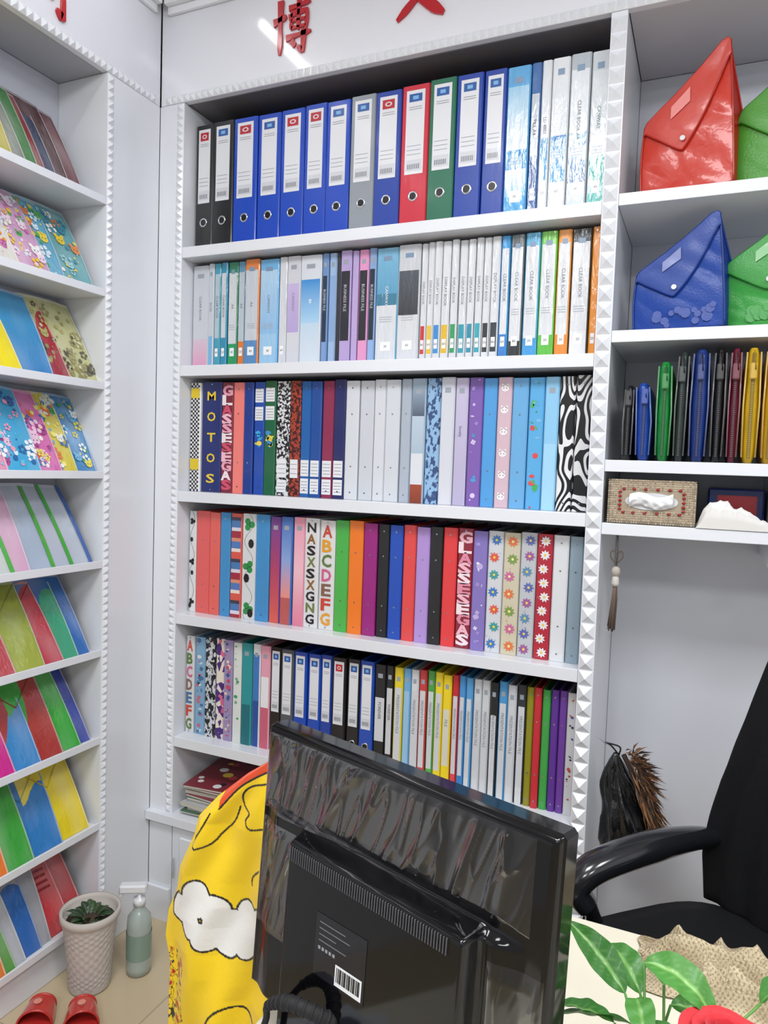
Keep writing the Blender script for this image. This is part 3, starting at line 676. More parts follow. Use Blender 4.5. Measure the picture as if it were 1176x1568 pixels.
# zip pouches
b=MB()
zs=1.416
pch=[(-184,-160,.165,'15161a'),(-157,-120,.17,'2050b8'),(-116,-80,.215,'1f9a44'),(-78,-51,.235,'34403e'),(-49,-7,.24,'1c3c8c'),(-5,24,.24,'17181c'),(27,52,.24,'7c1c3c'),(54,90,.24,'e0b81c'),(92,125,.24,'dcae18'),(128,160,.235,'1c1c20'),(164,205,.23,'2c9048')]
for pi,(x0,x1,h,col) in enumerate(pch):
    x0/=1000;x1/=1000; rings=[];w=x1-x0;xc=(x0+x1)/2
    tilt=U(-.006,.004) if pi<4 else 0
    for j in range(17):
        v=j/16; e=1-abs(2*v-1)**6*.45; hw=w/2*e*(.94+.14*noise.noise(Vector((xc*40,v*4,1))))
        ring_=[]
        for k in range(20):
            a=2*math.pi*k/20; ca,sa=math.cos(a),math.sin(a)
            sx=math.copysign(abs(ca)**.6,ca);sy=math.copysign(abs(sa)**.35,sa)
            ring_.append((xc+tilt*v+sx*hw,1.83+sy*(.115+.004*noise.noise(Vector((xc*30,v*5,7))))*(.96 if v<.05 or v>.95 else 1),zs+v*h))
        rings.append(ring_)
    b.loft(rings,col,0)
    b.box(xc-.0035,xc+.0035,1.7105,1.716,zs+.01,zs+h-.012,mixc(H(col),H('000000'),.6),0)
    for q in range(int(h/.004)-4): b.box(xc-.002,xc+.002,1.7095,1.7105,zs+.012+q*.004,zs+.014+q*.004,mixc(H(col),H('888888'),.5),0)
    for s_ in(-1,1): b.tube([(xc+s_*w*.36,1.7145,zs+.012),(xc+s_*w*.42,1.7125,zs+h*.5),(xc+s_*w*.36+tilt,1.7135,zs+h-.010)],.0018,6,mixc(H(col),H('ffffff'),.18),0)
    b.cbox(xc-.007,xc+.007,1.701,1.7093,zs+h*.72,zs+h*.72+.034,.0025,mixc(H(col),H('ffffff'),.10),0)
    b.tube([(xc,1.705,zs+h*.72+.03),(xc+.004,1.700,zs+h*.80),(xc,1.706,zs+h*.97)],.0012,6,mixc(H(col),H('000000'),.4),0)
b.build('zip_pouches',[M_vinyl])
# tissue box
b=MB(); zt=1.275
b.cbox(-.205,-.022,1.705,1.80,zt,zt+.098,.006,'a89882')
for i in range(36):
    for j in range(20):
        x=-.203+i*.0051;z=zt+.003+j*.0049
        if -.175<x<-.05 and zt+.028<z<zt+.074: continue
        r=.0022
        c=random.choice(['c4b49c','b0a08a','d0c4ae','9c8c78'])
        b.add([(x-r,1.7048,z),(x,1.7048,z-r),(x+r,1.7048,z),(x,1.7048,z+r),(x,1.7025,z)],[(0,1,4),(1,2,4),(2,3,4),(3,0,4)],H(c))
for i in range(22):
    t=i/22*2*math.pi; x=-.1125+.066*max(-1,min(1,1.35*math.cos(t)));z=zt+.051+.026*max(-1,min(1,1.35*math.sin(t)))
    b.lathe([(.0001,-.0035),(.0032,-.002),(.0042,0),(.0032,.002),(.0001,.0035)],(x,1.704,z),8,'981820')
b.disc((-.1125,1.7035,zt+.051),.055,XP,ZP,'d6d8dc',0,20,.019)
b.grid(lambda u,v:(-.158+u*.09,1.700-.008*math.sin(v*3.1)-.006*noise.noise(Vector((u*9,v*5,2))),zt+.038+v*.028+.005*math.sin(u*7)),24,8,'e8eaec',0)
b.build('tissue_box',[M_plast])
b=MB()
def tis(u,v):
    x=-.020+u*.145+.012*noise.noise(Vector((v*4,u*3,5))); y=1.702+v*.075
    h=.010+.055*(1-abs(2*u-.7)**1.6)*math.sin(min(1,v*1.3+.25)*2.6) if u<.85 else .010+.02*(1-u)
    h=max(.003,h*.75)+(1-2*abs(noise.noise(Vector((u*5,v*4,8)))))*.010+(1-2*abs(noise.noise(Vector((u*11+v*6,v*9,3)))))*.004
    return (x,y,1.2745+max(.0012,h*min(1,u*9,(1-u)*9,(1-v)*6)))
b.grid(tis,60,36,'e0dfdc',0)
b.grid(lambda u,v:(lambda p:(p[0],p[1]-.004*(1-v),p[2] if v>.5 else lerp(1.2747,tis(u,0)[2],v*2)))(tis(u,0)),60,4,'d6d4d0',0)
b.build('crumpled_tissue',[M_matte])
b=MB(); b.cbox(0.0,.115,1.81,1.93,1.2755,1.36,.004,'1c2c6c'); b.box(.02,.10,1.809,1.8095,1.30,1.345,'b02830'); b.build('small_carton',[M_sat])

# ---------------- magazines ----------------
b=MB()
def sheet(b,cx,cy,z,w,d,t,rot,col,decos):
    T=Matrix.Translation((cx,cy,z))@Matrix.Rotation(rot,4,'Z'); b.T=T
    b.box(-w/2,w/2,-d/2,d/2,0,t*.7,'c4c0b8'); b.box(-w/2-.001,w/2+.001,-d/2-.001,d/2+.001,t*.7,t,col)
    for q in range(14):
        x=U(-w/2+.02,w/2-.02);y=U(-d/2+.02,d/2-.02); b.disc((x,y,t+.0002+.0001*q),U(.005,.018),(1,0,0),(0,1,0),random.choice(decos),0,8)
    b.T=None
z=.3325
for i in range(12):
    t=U(.004,.011); sheet(b,-1.268+U(-.012,.015),1.825+U(-.01,.01),z,.21,.22,t,U(-.10,.10),random.choice(['3c5c90','c0c4cc','802c38','c8c0b0','242c3c','4c6c58']),['c84c50','3c88c0','e8d050','e8e8e8','1c1c24','d06090']); z+=t+.0005
b.build('magazine_stack',[M_sat])

# ---------------- desk ----------------
dk=empty('desk')
b=MB(); b.cbox(-.435,.95,.28,1.045,.722,.750,.004,'e0dac6')
b.box(-.41,-.385,.32,1.02,.001,.7215,'d8d4c8'); b.box(.90,.925,.32,1.02,.001,.7215,'d8d4c8'); b.box(-.3845,.8995,.34,.36,.30,.7215,'d8d4c8')
b.build('desktop',[M_white],dk)
b=MB(); sheet(b,-.375,.555,.7505,.10,.13,.006,.3,'d8dce0',['3c88c0','c8ccd0','808890','e8e8e8']); sheet(b,-.375,.56,.757,.09,.11,.004,-.2,'c8d0d8',['5c88a0','e8e8ec','b04048','404c60']); b.build('magazine',[M_sat])

# ---------------- monitor ----------------
mo=empty('monitor')
P1=Vector((-.4455,.7125,1.08)); e1=Vector((.954,-.2985,0)).normalized(); n0=Vector((-.2985,-.954,0)).normalized()
ed=(n0*.02-Vector((0,0,.299))).normalized(); eu=-ed; nn=e1.cross(eu).normalized()
TM=Matrix(((e1.x,eu.x,nn.x,P1.x),(e1.y,eu.y,nn.y,P1.y),(e1.z,eu.z,nn.z,P1.z),(0,0,0,1)))
MW,MH=.370,.297
HS0,HS1=.078,.312
def thf(s): return .088+(s-.0565)*.030
def hb(s,t):
    d=min(s,MW-s,t,MH-t); h=.007*math.sqrt(max(0,min(1,d/.006)))
    cur=.076+.010*math.sin(s/MW*3.0)+.02*(s/MW)**2
    side=sm((s-.010)/.03)*sm((MW-.022-s)/.03)
    h+=.009*sm((t-cur)/.010)*side
    hub=sm((s-HS0)/.007)*sm((HS1-s)/.010)*sm((t-thf(s))/.008)
    h+=.022*hub
    return h
b=MB(); b.T=TM
b.grid(lambda u,v:(u*MW,-v*MH,hb(u*MW,v*MH)),240,190,'09090b',0)
b.cbox(-.002,MW+.002,-MH-.002,.002,-.026,.002,.004,'0c0c0e')
b.box(.014,MW-.014,-MH+.016,-.014,-.0266,-.0262,'020203')
for i in range(64):
    s=HS0+.008+i*.0032; t=thf(s)+.010; h=hb(s+.001,t+.010)
    b.cbox(s,s+.0014,-t-.015,-t,h-.002,h+.0014,.0003,'4c4d52')
    b.box(s+.0014,s+.0032,-t-.015,-t,h-.002,h+.0002,'020203')
hL=hb(.17,.2)+.0006
LS=.132; LT=-.148
b.box(LS,LS+.068,LT-.062,LT,hL-.001,hL,'1e1e22')
b.box(LS+.030,LS+.065,LT-.060,LT-.040,hL,hL+.0003,'dcdee0')
for q in range(16): b.box(LS+.032+q*.002,LS+.0329+q*.002+.0004*(q%3),LT-.056,LT-.042,hL+.0003,hL+.0005,'101012')
for q in range(4): b.box(LS+.005,LS+.005+U(.02,.045),LT-.0085-q*.0060,LT-.0077-q*.0060,hL,hL+.0003,'6c6c72')
for q in range(5): b.box(LS+.005+q*.005,LS+.008+q*.005,LT-.035,LT-.032,hL,hL+.0003,'909094')
b.build('shell',[M_blk],mo)
b=MB(); b.T=TM
def film(s0,s1,t0,t1,off,sd,nu=120,nv=90,amp=1.0):
    def fn(u,v):
        s=lerp(s0,s1,u);t=lerp(t0,t1,v)
        q=Vector((s*34+t*8+sd,t*9+s*6,sd)); w=(max(0,1-3*abs(noise.noise(q))))**2*.0030+noise.noise(q*.6)*.0016+(max(0,1-4*abs(noise.noise(q*2.1))))**2*.0012
        ed=min(1,min(u,1-u,v,1-v)*12)
        return (s,-t,hb(s,t)+off+(w+.0012)*ed*amp+.0004)
    b.grid(fn,nu,nv,'ffffff',0)
film(.006,.350,.006,.090,.0008,3.0,240,100)
film(.008,.072,.10,.22,.001,8.0,60,80)
film(.316,.366,.12,.285,.001,11.0,50,80,.6)
b.build('protective_film',[M_film],mo)
b=MB()
cb_=TM@Vector((.19,-.27,.006))
b.cbox(cb_.x-.035,cb_.x+.035,cb_.y-.010,cb_.y+.022,.762,cb_.z+.03,.006,'0c0c0e')
b.loft([[(cb_.x+.10*sx*math.cos(2*math.pi*k/40),cb_.y+.01+.075*sx*math.sin(2*math.pi*k/40),zz) for k in range(40)] for sx,zz in ((1,.7505),(1,.757),(.93,.765),(.4,.768))],'0c0c0e',0)
b.build('stand',[M_blk],mo)
b=MB()
cp=[TM@Vector(p) for p in ((.165,-.245,.036),(.150,-.235,.052),(.130,-.232,.062),(.110,-.240,.064),(.092,-.256,.060),(.084,-.275,.052))]
cp+= [Vector((cp[-1].x-.006,cp[-1].y,.775)),Vector((cp[-1].x+.02,cp[-1].y+.03,.757)),Vector((cp[-1].x+.06,cp[-1].y+.09,.756))]
cq=rs(cp,6)
b.tube(cq,[.0070 if i<14 else (.0070-.0035*min(1,(i-14)/10)) for i in range(len(cq))],12,'101012')
for i in range(2,24,2): b.tube([cq[i],cq[i]+(cq[i+1]-cq[i])*.6],.0080 if i<14 else .0080-.0035*min(1,(i-14)/10),12,'121214')
b.build('cable',[M_matte],mo)

# ---------------- chair with chick towel ----------------
b=MB()
b.cbox(-.70,-.60,.990,1.000,.44,.80,.003,'5c4630')
b.cbox(-.78,-.50,1.045,1.34,.42,.45,.006,'5c4630')
for x in (-.765,-.515):
    for y in (1.06,1.325): b.cbox(x-.014,x+.014,y-.014,y+.014,0.001,.42,.003,'4c3826')
for x in (-.70,-.62): b.cbox(x,x+.02,.990,1.06,.425,.445,.002,'4c3826')
b.build('chair',[M_sat])
XLp=[(.12,-.80),(.46,-.80),(.525,-.798),(.567,-.809),(.615,-.803),(.654,-.786),(.695,-.781),(.759,-.752),(.793,-.743),(.835,-.705),(.884,-.649),(.913,-.607)]
XRp=[(.12,-.57),(.422,-.575),(.50,-.572),(.556,-.548),(.65,-.53),(.75,-.53),(.85,-.555),(.89,-.575),(.913,-.592)]
YEL=H('f2ce0c');BLK=H('1c1812');WHT=H('e8e8e6');ORG=H('dc4a1c')
cl1=[(-.765,.632,.026),(-.735,.658,.030),(-.700,.648,.026),(-.672,.628,.022),(-.640,.645,.028),(-.606,.650,.026),(-.745,.615,.024),(-.715,.600,.026),(-.680,.592,.024),(-.648,.602,.026),(-.615,.610,.026),(-.69,.62,.03)]
def px(a,c): return (-.612+(a-400)*.00123, .855-(c-1225)*.00115-(400-a)*.00025)
def crv(L): return [(p.x,p.y) for p in rs([Vector((q[0],q[1],0)) for q in L],4)]
PL=[crv([px(*p) for p in L]) for L in (
 [(412,1186),(385,1198),(362,1212),(335,1240)],
 [(405,1205),(380,1210),(368,1222),(369,1238),(380,1247),(374,1258),(382,1270),(405,1268)],
 [(362,1240),(352,1262),(335,1278),(322,1292),(300,1298)],
 [(322,1246),(310,1268),(296,1290),(300,1298)],
 [(395,1330),(380,1345),(384,1360),(405,1366)])]
OL=[px(412,1186),px(385,1198),px(362,1212),px(335,1240)]
def segd(x,z,a,c):
    dx,dz=c[0]-a[0],c[1]-a[1]; t=max(0,min(1,((x-a[0])*dx+(z-a[1])*dz)/(dx*dx+dz*dz+1e-12))); return math.hypot(x-a[0]-dx*t,z-a[1]-dz*t)
def towcol(x,z):
    d1=min(math.hypot(x-a,z-c)-r for a,c,r in cl1)
    if abs(d1)<.0018: return BLK
    if d1<0: return WHT
    if z>.70:
        for L in PL:
            for i in range(len(L)-1):
                if abs(x-L[i][0])<.03 and segd(x,z,L[i],L[i+1])<.0016: return BLK
        if x>OL[3][0]:
            zl=interp([OL[3],OL[2],OL[1],OL[0]],x)
            if z>zl: return ORG
    if x<-.762 and .42<z<.55:
        q=noise.noise(Vector((x*110,z*80,3)))
        if q>.22: return H('b82418')
        if abs(q)<.05: return BLK
    if abs(math.hypot(x+.66,z-.44)-.05)<.002: return BLK
    return YEL
b=MB()
NZ=470; NF=190
def tow(u,v):
    z=.913-v*(.913-.26); xl=interp(XLp,z);xr=interp(XRp,z); x=lerp(xl,xr,u)
    g=sm(min(u,1-u)*12)
    y=.968-.010*g-.009*math.sin(u*10+z*9)*g*sm(v*4)-.006*math.sin(u*19-z*17)*g*sm(v*4)-.004*math.sin(z*15+u*3)*g*.5
    return x,min(y,.984),z
vs=[];cs=[]
for j in range(NZ+1):
    v=j/NZ
    for i in range(NF+1):
        x,y,z=tow(i/NF,v); vs.append((x,y,z)); cs.append(towcol(x,z))
fs=[(j*(NF+1)+i,(j+1)*(NF+1)+i,(j+1)*(NF+1)+i+1,j*(NF+1)+i+1) for j in range(NZ) for i in range(NF)]
b.add(vs,fs,cs,0,True)
b.grid(lambda u,v:((lambda p,uu:(p[0],p[1]+.002+.034*sm(min(uu,1-uu)*12)+.003*math.sin(uu*14),p[2]))((lambda q:(q[0],max(q[1],.972),q[2]))(tow(1-u,v)),u)),40,60,YEL,0)
b.build('chick_towel',[M_soft])

# ---------------- office chair ----------------
oc=empty('office_chair')
b=MB()
def arm(off):
    o=Vector(off)
    pts=rs([Vector((-.160,1.335,.600))+o,Vector((-.178,1.330,.632))+o,Vector((-.150,1.355,.664))+o,Vector((-.07,1.43,.684))+o,Vector((.01,1.51,.686))+o,Vector((.075,1.575,.672))+o])
    n=len(pts); b.tube(pts,[ .039*(.72+.28*math.sin(min(1,i/n*1.6)*math.pi/2)) if i<n*.62 else .039-.022*(i/n-.62)/.38 for i in range(n)],18,'1a1b1f',0,flat=.76)
    pts=rs([Vector((-.160,1.337,.610))+o,Vector((-.135,1.355,.55))+o,Vector((-.07,1.39,.50))+o,Vector((.01,1.35,.47))+o])
    b.tube(pts,.020,12,'141519',0,flat=.7)
arm((0,0,0)); arm((.375,-.375,-.016))
b.build('armrests',[M_plast],oc)
b=MB()
cx,cy=.055,1.25; f=Vector((-.707,-.707,0)); r=Vector((-.707,.707,0))
b.loft([[tuple(Vector((cx,cy,0))+r*.235*s_*math.copysign(abs(math.cos(t))**.5,math.cos(t))+f*.235*s_*math.copysign(abs(math.sin(t))**.5,math.sin(t))+Vector((0,0,zz))) for t in [2*math.pi*k/40 for k in range(40)]] for s_,zz in ((.9,.45),(1,.47),(1.02,.52),(.97,.56),(.7,.585),(.2,.588))],'0e0f12',0)
bc=Vector((.215,1.415,0)); rr=Vector((-.707,.707,0)); ff=Vector((-.707,-.707,0))
rings=[]
for j in range(41):
    v=j/40; z=.56+v*.64
    w=interp([(.56,.215),(.65,.228),(.80,.205),(.95,.165),(1.06,.135),(1.15,.105),(1.20,.04)],z)
    lean=-.06*v*v
    rings.append([tuple(bc+rr*(w*math.cos(t)*(1+.03*noise.noise(Vector((z*9,math.cos(t)*2,2)))))+ff*((.028*math.sin(t))+lean+.03*math.cos(t)**2+.007*math.sin(math.cos(t)*22+z*8)*(1 if math.sin(t)>0 else 0)*sm((.98-z)*6))+Vector((0,0,z))) for t in [2*math.pi*k/64 for k in range(64)]])
b.loft(rings,'0e0f12',0)
b.build('cushions',[M_dark],oc)
b=MB()
b.tube([(cx,cy,.10),(cx,cy,.46)],.028,16,'202226')
for k in range(5):
    a=k*1.2566+.4; d=Vector((math.cos(a),math.sin(a),0))
    b.tube([Vector((cx,cy,.11)),Vector((cx,cy,.10))+d*.15,Vector((cx,cy,.07))+d*.27],[.025,.02,.014],10,'202226')
    e=Vector((cx,cy,.031))+d*.27; b.tube([e-Vector((-d.y,d.x,0))*.02,e+Vector((-d.y,d.x,0))*.02],.029,16,'15161a')
b.tube([(cx,cy,.45),tuple(Vector((cx,cy,.44))-f*.2),tuple(bc+Vector((0,0,.50))-ff*.04),tuple(bc+Vector((0,0,.75))-ff*.05)],.02,10,'202226')
b.build('base',[M_plast],oc)

# knit cloth on desk
b=MB()
def knit(u,v,top=True):
    x=-.050+u*.33+.012*noise.noise(Vector((v*6,1,1))); y=.925+v*.113+.010*noise.noise(Vector((u*9,2,2)))
    ed=sm(min(u*7,(1-u)*7,1)) * sm(min(v*3.5,1)) * sm(min((1-v)*6,1))
    rid=max(0,1-2.2*abs(noise.noise(Vector((x*26+y*20,y*26,4)))))
    h=(.006+.016*sm(v*1.3)+.018*rid+.010*noise.noise(Vector((x*40,y*40,9))))*ed
    return (x,y,.7512+(max(.001,h) if top else 0))
def kcol(u,v):
    p=knit(u,v); r_=1-2*abs(noise.noise(Vector((p[0]*26+p[1]*20,p[1]*26,4))))
    hole=1 if (math.sin(p[0]*1100)*math.sin(p[1]*900))>.35 else 0
    return mixc(mixc(H('8c7a5a'),H('ccbc9c'),max(0,min(1,.3+.7*r_))),H('5c4c34'),.55*hole)
b.grid(lambda u,v:(knit(u,v),kcol(u,v)),260,110,'a8987a',0)
b.grid(lambda u,v:knit(u,1-v,False),20,8,'8c7c60',0)
b.build('knit_cloth',[M_knit])

# ---------------- tassel ----------------
b=MB()
tx,ty=-.180,1.716
b.tube([(tx,ty,1.2465),(tx+.002,ty,1.21),(tx,ty,1.17)],.0018,8,'4c4440')
b.lathe([(.001,.012),(.008,.008),(.010,0),(.008,-.008),(.003,-.012)],(tx,ty,1.165),14,'b0a89c')
b.lathe([(.002,.014),(.007,.008),(.009,-.006),(.006,-.012)],(tx,ty,1.143),14,'c8c4bc')
for k in range(26):
    a=k*2.4; rr_=.006*math.sqrt(k/26)
    b.tube([(tx+rr_*math.cos(a)*.5,ty+rr_*math.sin(a)*.5,1.136),(tx+rr_*math.cos(a),ty+rr_*math.sin(a),1.10),(tx+rr_*math.cos(a)*1.4-.004,ty+rr_*math.sin(a),1.035+U(-.01,.01))],.0013,5,random.choice(['4a3c34','6c5c50','5c3c34','3c3430']))
for s_ in (-1,1): b.tube(rs([(tx,ty,1.205),(tx+s_*.010,ty,1.212),(tx+s_*.013,ty,1.198),(tx,ty,1.182)],4),.0016,8,'5c5048')
b.build('tassel_charm',[M_cloth])
# ---------------- black bag with feather duster ----------------
b=MB()
c0=Vector((-.135,1.775,.0))
rings=[]
for j in range(50):
    v=j/49; z=.455+v*.275
    rad=interp([(0,.010),(.05,.036),(.2,.052),(.4,.050),(.6,.042),(.8,.028),(.92,.016),(1,.004)],v)
    rg=[]
    for k in range(70):
        t=2*math.pi*k/70; q=Vector((math.cos(t)*1.4,math.sin(t)*1.4,z*11))
        n1=noise.noise(q)*.55+(1-2*abs(noise.noise(Vector((math.cos(t)*3+7,math.sin(t)*3,z*7)))))*.28
        rg.append((c0.x-.016*v+.014*math.sin(v*5)+rad*math.cos(t)*(1+n1),c0.y+rad*.7*math.sin(t)*(1+n1),z))
    rings.append(rg)
b.loft(rings,'0d0e10',0)
for s_ in(-1,1): b.tube(rs([(c0.x-.022,c0.y,.725),(c0.x-.030+s_*.010,c0.y-.01,.748),(c0.x-.050,c0.y-.03,.760)],4),.0022,6,'141518',0)
b.tube([(c0.x-.048,c0.y-.03,.757),(-.206,1.735,.775)],.0014,6,'9aa0a8',0)
for k in range(620):
    t=R(); base=Vector((c0.x+.002+.066*t**.75,c0.y-.030,.742-.165*t))+Vector((U(-.014,.012),U(-.02,.03),U(-.010,.010)))
    d=Vector((.35+U(-.3,.4),U(-.6,.2),.25-1.3*t+U(-.4,.4))).normalized(); L=U(.024,.052)
    col=random.choice(['3a2416','5c3c22','1c1410','8c6440','2c1c12','744c2c'])
    s_=d.cross(Vector((0,1,0))).normalized()*U(.0010,.0026)
    m_=base+d*L*.5+Vector((0,-.002,-.001)); tip=base+d*L+Vector((.004,0,-.010))
    b.add([base,m_+s_,tip,m_-s_],[(0,1,2,3)],H(col),1)
b.tube([(c0.x-.01,c0.y-.02,.735),(c0.x+.03,c0.y-.02,.66),(c0.x+.062,c0.y-.02,.575)],.006,8,'2c1c12',1)
b.build('feather_duster_in_bag',[vcmat('black_bag_plastic',.22,coat=.6,bump=.7,bscale=(45,45,30),dist=.004),M_matte])

# ---------------- pot, soap, slippers ----------------
pt=empty('potted_succulent')
b=MB(); pc=(-1.410,1.392,.0)
prof=[(.047,.0),(.051,.004),(.054,.05),(.061,.13),(.068,.185),(.074,.190),(.075,.208),(.069,.209),(.066,.200),(.061,.178),(.0,.178)]
seg=96
P2=[]
for i in range(len(prof)-1):
    m_=14 if i in(1,2,3) else 1
    for q in range(m_):
        t=q/m_; P2.append((lerp(prof[i][0],prof[i+1][0],t),lerp(prof[i][1],prof[i+1][1],t)))
P2.append(prof[-1])
rings=[]
for j,(r_,z_) in enumerate(P2):
    wob=.0010 if .02<z_<.18 and j<44 else 0
    rings.append([(pc[0]+(r_+wob*(1 if (k//3+j//2)%2 else -1))*math.cos(2*math.pi*k/seg),pc[1]+(r_+wob*(1 if (k//3+j//2)%2 else -1))*math.sin(2*math.pi*k/seg),z_+.0005) for k in range(seg)])
b.loft(rings,'c0b8b2',0)
b.lathe([(.061,0),(.0001,.004)],(pc[0],pc[1],.1795),24,'4a3a2c',0)
b.build('pot',[M_matte],pt)
def leaf(b,base,az,el,L,Wd,droop,c1,c2,mat=0,twist=0,nu=6,nv=14,wp=.8):
    d=Vector((math.cos(az),math.sin(az),0)); p=Vector(base); e=el; pts=[]; 
    for j in range(nv+1):
        pts.append((p.copy(),e)); p=p+(d*math.cos(e)+Vector((0,0,math.sin(e))))*(L/nv); e-=droop/nv
    side0=Vector((-d.y,d.x,0)); C1=H(c1);C2=H(c2)
    def fn(u,v):
        j=min(nv,int(round(v*nv))); q,e=pts[j]; nrm=Vector((-d.x*math.sin(e),-d.y*math.sin(e),math.cos(e)))
        side=(side0*math.cos(twist)+nrm*math.sin(twist)); nr=(nrm*math.cos(twist)-side0*math.sin(twist))
        w=Wd*math.sin(math.pi*min(1,max(0,v))**wp)**.85*.5 if 0<v<1 else 0.0005
        a=(u-.5)*2
        pos=q+side*a*w+nr*(abs(a)*w*.35+.07*w*math.sin(v*22+a*2))
        vein=.25*max(0,math.sin((v*1.0+abs(a)*.22)*60))**4
        return (tuple(pos),mixc(mixc(C2,C1,min(1,abs(a)*5)),C2,vein))
    b.grid(fn,nu,nv,c1,mat)
b=MB()
for k in range(18):
    a=k*2.4; leaf(b,(pc[0]+.02*math.cos(a),pc[1]+.02*math.sin(a),.183),a,U(.3,1.2),U(.032,.048),.020,1.0,random.choice(['2c4c2c','3c5438','24382a']),'5c744c')
b.build('leaves',[M_leaf],pt)
sp=empty('soap_dispenser')
b=MB(); sc_=(-1.335,1.490,.0)
b.lathe([(.026,.0005),(.032,.003),(.033,.02),(.032,.13),(.030,.155),(.018,.172),(.014,.178),(.014,.185)],sc_,32,'a0aca6',0)
b.lathe([(.0335,.045),(.0335,.115)],sc_,32,'7c9488',0,caps=False)
b.build('bottle',[M_plast],sp)
b=MB(); b.lathe([(.016,.1855),(.016,.205),(.006,.207),(.005,.225)],sc_,20,'dcdee2',0)
b.T=Matrix.Translation(sc_)@Matrix.Rotation(math.radians(-150),4,'Z')
b.cbox(-.02,.052,-.013,.013,.222,.244,.004,'dcdee2'); b.cbox(.042,.054,-.006,.006,.208,.228,.003,'dcdee2'); b.T=None
b.build('pump',[M_plast],sp)
def slipper(name,cx,cy,rot,L=.19,W=.076):
    b=MB(); b.T=Matrix.Translation((cx,cy,0))@Matrix.Rotation(rot,4,'Z')
    def ring(s_,z):
        o=[]
        for k in range(36):
            t=2*math.pi*k/36; y=math.sin(t)*L/2*s_; x=math.cos(t)*W/2*s_*(1-.12*math.sin(t+.3)**2+.10*math.sin(t)); o.append((x,y,z))
        return o
    b.loft([ring(.96,.0005),ring(1,.004),ring(1,.018),ring(.95,.022),ring(.3,.019)],'c0302c',0)
    def st(u,v):
        a=math.pi*u; y=-.002+v*.075; hw=W/2*(1.04-.25*v*v)+.001; hz=.045-.014*v
        return (math.cos(a)*hw,y,.010+math.sin(a)**.8*hz)
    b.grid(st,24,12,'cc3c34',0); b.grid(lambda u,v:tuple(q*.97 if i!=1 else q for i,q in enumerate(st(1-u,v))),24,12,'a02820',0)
    b.tube([st(i/20,0) for i in range(21)],.003,6,'bc302c',0); b.tube([st(i/20,1) for i in range(21)],.003,6,'bc302c',0)
    b.disc((0,.03,.0555),.010,(1,0,0),(0,1,0),'e0907c',0,8)
    b.T=None
    return b.build(name,[M_plast])
slipper('slipper',-1.305,1.262,.75)
slipper('slipper.001',-1.405,1.215,.6)

# ---------------- desk plant & rose ----------------
dp=empty('potted_peace_lily')
b=MB(); c=(-.015,.660,.7505)
b.lathe([(.035,0),(.040,.002),(.046,.05),(.050,.054),(.050,.065),(.044,.065),(.042,.050),(.0,.050)],c,32,'e6e6e2'); b.build('pot',[M_plast],dp)
b=MB()
G1,G2,G3='2f6a26','3c7a30','4a8a3a'; V1='78a858'
def stalk(tx_,ty_,tz_,az,el,L,W,dr,tw=0,c1=G2,c2=V1):
    p0=Vector((c[0]+U(-.01,.01),c[1]+U(-.01,.01),.802)); p1=Vector((tx_,ty_,tz_)); m=(p0+p1)/2+Vector((0,0,.012))
    b.tube(rs([p0,m,p1],6),.0013,6,'5c9440'); leaf(b,(tx_,ty_,tz_),az,el,L,W,dr,c1,c2,0,tw,10,28)
stalk(-.045,.705,.893,2.7,.75,.078,.030,.5,-.5,G1)
stalk(-.032,.715,.890,2.2,.6,.066,.030,1.0,-.3,G2)
stalk(-.052,.69,.872,3.05,.2,.060,.026,.6,.2,G1)
stalk(-.035,.70,.868,3.3,.15,.080,.024,.5,.5,G1)
stalk(-.012,.72,.902,1.5,.5,.045,.024,1.5,-.2,G3)
stalk(-.030,.71,.925,-.25,.35,.078,.032,1.6,.5,G3,'8cbc68')
stalk(-.005,.72,.885,.2,.2,.050,.024,1.0,.5,G2)
stalk(.070,.73,.905,.6,.8,.06,.030,.9,-.3,G2)
stalk(.080,.72,.885,.3,.3,.06,.028,1.0,.1,G1)
stalk(-.035,.70,.895,-1.3,.4,.05,.026,1.4,.2,G3)
stalk(-.02,.69,.885,-.9,.3,.040,.022,1.4,0,G2)
stalk(-.03,.66,.85,3.6,.3,.07,.026,1.0,0,G1)
b.build('leaves',[M_leaf],dp)
rf=empty('rose')
b=MB(); rc=Vector((.039,.660,.910)); SC=1.2
for lay,(n_,rad,hh,tilt) in enumerate(((3,.006,.022,.1),(4,.011,.022,.25),(5,.017,.020,.5),(6,.023,.017,.8))):
    for k in range(n_):
        a0=k*2*math.pi/n_+lay*.7
        def fn(u,v):
            a=a0+(u-.5)*2*math.pi/n_*1.5; rr_=SC*(rad*(.35+.65*v**.7)+tilt*.010*v**3); z=hh*v*(1-.25*abs(2*u-1)**2)-.3*tilt*hh*v**4
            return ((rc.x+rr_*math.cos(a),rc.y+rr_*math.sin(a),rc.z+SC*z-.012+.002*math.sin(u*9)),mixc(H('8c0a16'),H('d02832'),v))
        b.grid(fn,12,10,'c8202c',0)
b.build('bloom',[M_soft],rf)
vc=(.085,.595,.7505)
b=MB(); b.tube(rs([(vc[0],vc[1],.765),(vc[0]-.008,vc[1]+.02,.83),(rc.x+.006,rc.y-.012,.875),(rc.x,rc.y,rc.z-.012)],5),.0016,8,'3f7a2c'); b.build('stem',[M_leaf],rf)
b=MB(); b.lathe([(.016,0),(.019,.002),(.020,.03),(.012,.055),(.011,.068),(.009,.068),(.010,.055),(.017,.03),(.0,.006)],vc,24,'c8d4dc'); b.build('bud_vase',[M_plast],rf)

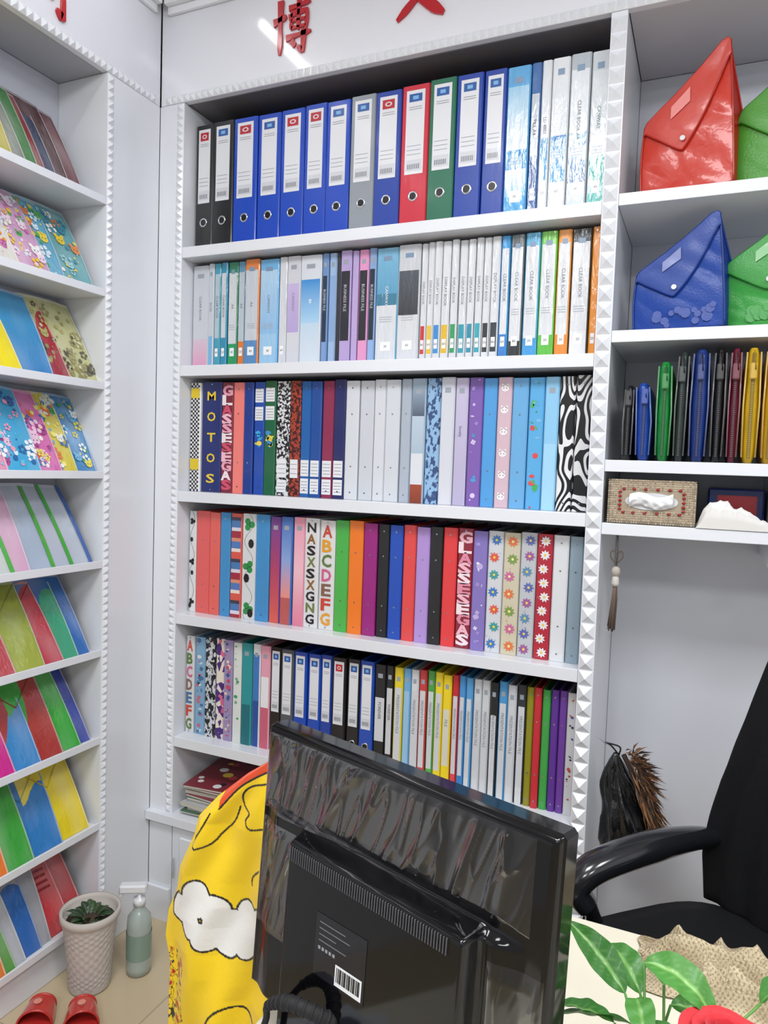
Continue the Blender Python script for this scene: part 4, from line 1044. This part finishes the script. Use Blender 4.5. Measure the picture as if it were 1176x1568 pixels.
# ---------------- lights ----------------
tubeM=emis('led_tube','ffffff',9.0)
tl=empty('ceiling_tube_light')
b=MB(); b.tube([(-1.262,.15,2.652),(-1.262,1.54,2.652)],.011,12,'ffffff'); b.build('tube',[tubeM],tl)
b=MB(); b.box(-1.275,-1.249,.13,1.56,2.664,2.675,'e8e8ea'); b.build('housing',[M_white],tl)
def arealight(name,x,y,z,sx,sy,pw,par):
    l=bpy.data.lights.new(name,'AREA'); l.shape='RECTANGLE'; l.size=sx; l.size_y=sy; l.energy=pw; l.color=(.98,.99,1.0)
    o=bpy.data.objects.new(name,l); o.location=(x,y,z); bpy.context.scene.collection.objects.link(o); o.parent=par; return o
panM=emis('led_panel','f6faff',4.0)
for i,(x,y) in enumerate(((-.55,.35),(.75,.35),(-.4,-1.3),(1.0,-1.3))):
    p=empty('ceiling_panel_light'+('' if i==0 else '.%03d'%i))
    b=MB(); b.box(x-.30,x+.30,y-.30,y+.30,2.664,2.668,'ffffff'); b.build('diffuser',[panM],p)
    b=MB()
    for (a0,a1,c0_,c1_) in ((x-.32,x+.32,y-.32,y-.30),(x-.32,x+.32,y+.30,y+.32),(x-.32,x-.30,y-.30,y+.30),(x+.30,x+.32,y-.30,y+.30)): b.box(a0,a1,c0_,c1_,2.660,2.675,'e8e8ea')
    b.build('frame',[M_white],p)
    arealight('lamp',x,y,2.655,.58,.58,20 if i<2 else 20,p)
w=bpy.data.worlds.new('World'); bpy.context.scene.world=w; w.use_nodes=True
w.node_tree.nodes['Background'].inputs[0].default_value=(.92,.96,1,1); w.node_tree.nodes['Background'].inputs[1].default_value=.58

# ---------------- camera ----------------
cam=bpy.data.cameras.new('camera'); co=bpy.data.objects.new('camera',cam); bpy.context.scene.collection.objects.link(co)
cam.sensor_fit='HORIZONTAL'; cam.sensor_width=36; cam.lens=36*1122/1176.0; cam.clip_start=.02
rt=Vector((.9136,.4050,.0346)).normalized(); fw=Vector((-.4028,.9134,-.0603)); fw=(fw-rt*fw.dot(rt)).normalized(); up=rt.cross(fw)
co.matrix_world=Matrix(((rt.x,up.x,-fw.x,0),(rt.y,up.y,-fw.y,0),(rt.z,up.z,-fw.z,1.38),(0,0,0,1)))
bpy.context.scene.camera=co
bpy.context.scene.view_settings.view_transform='Standard'
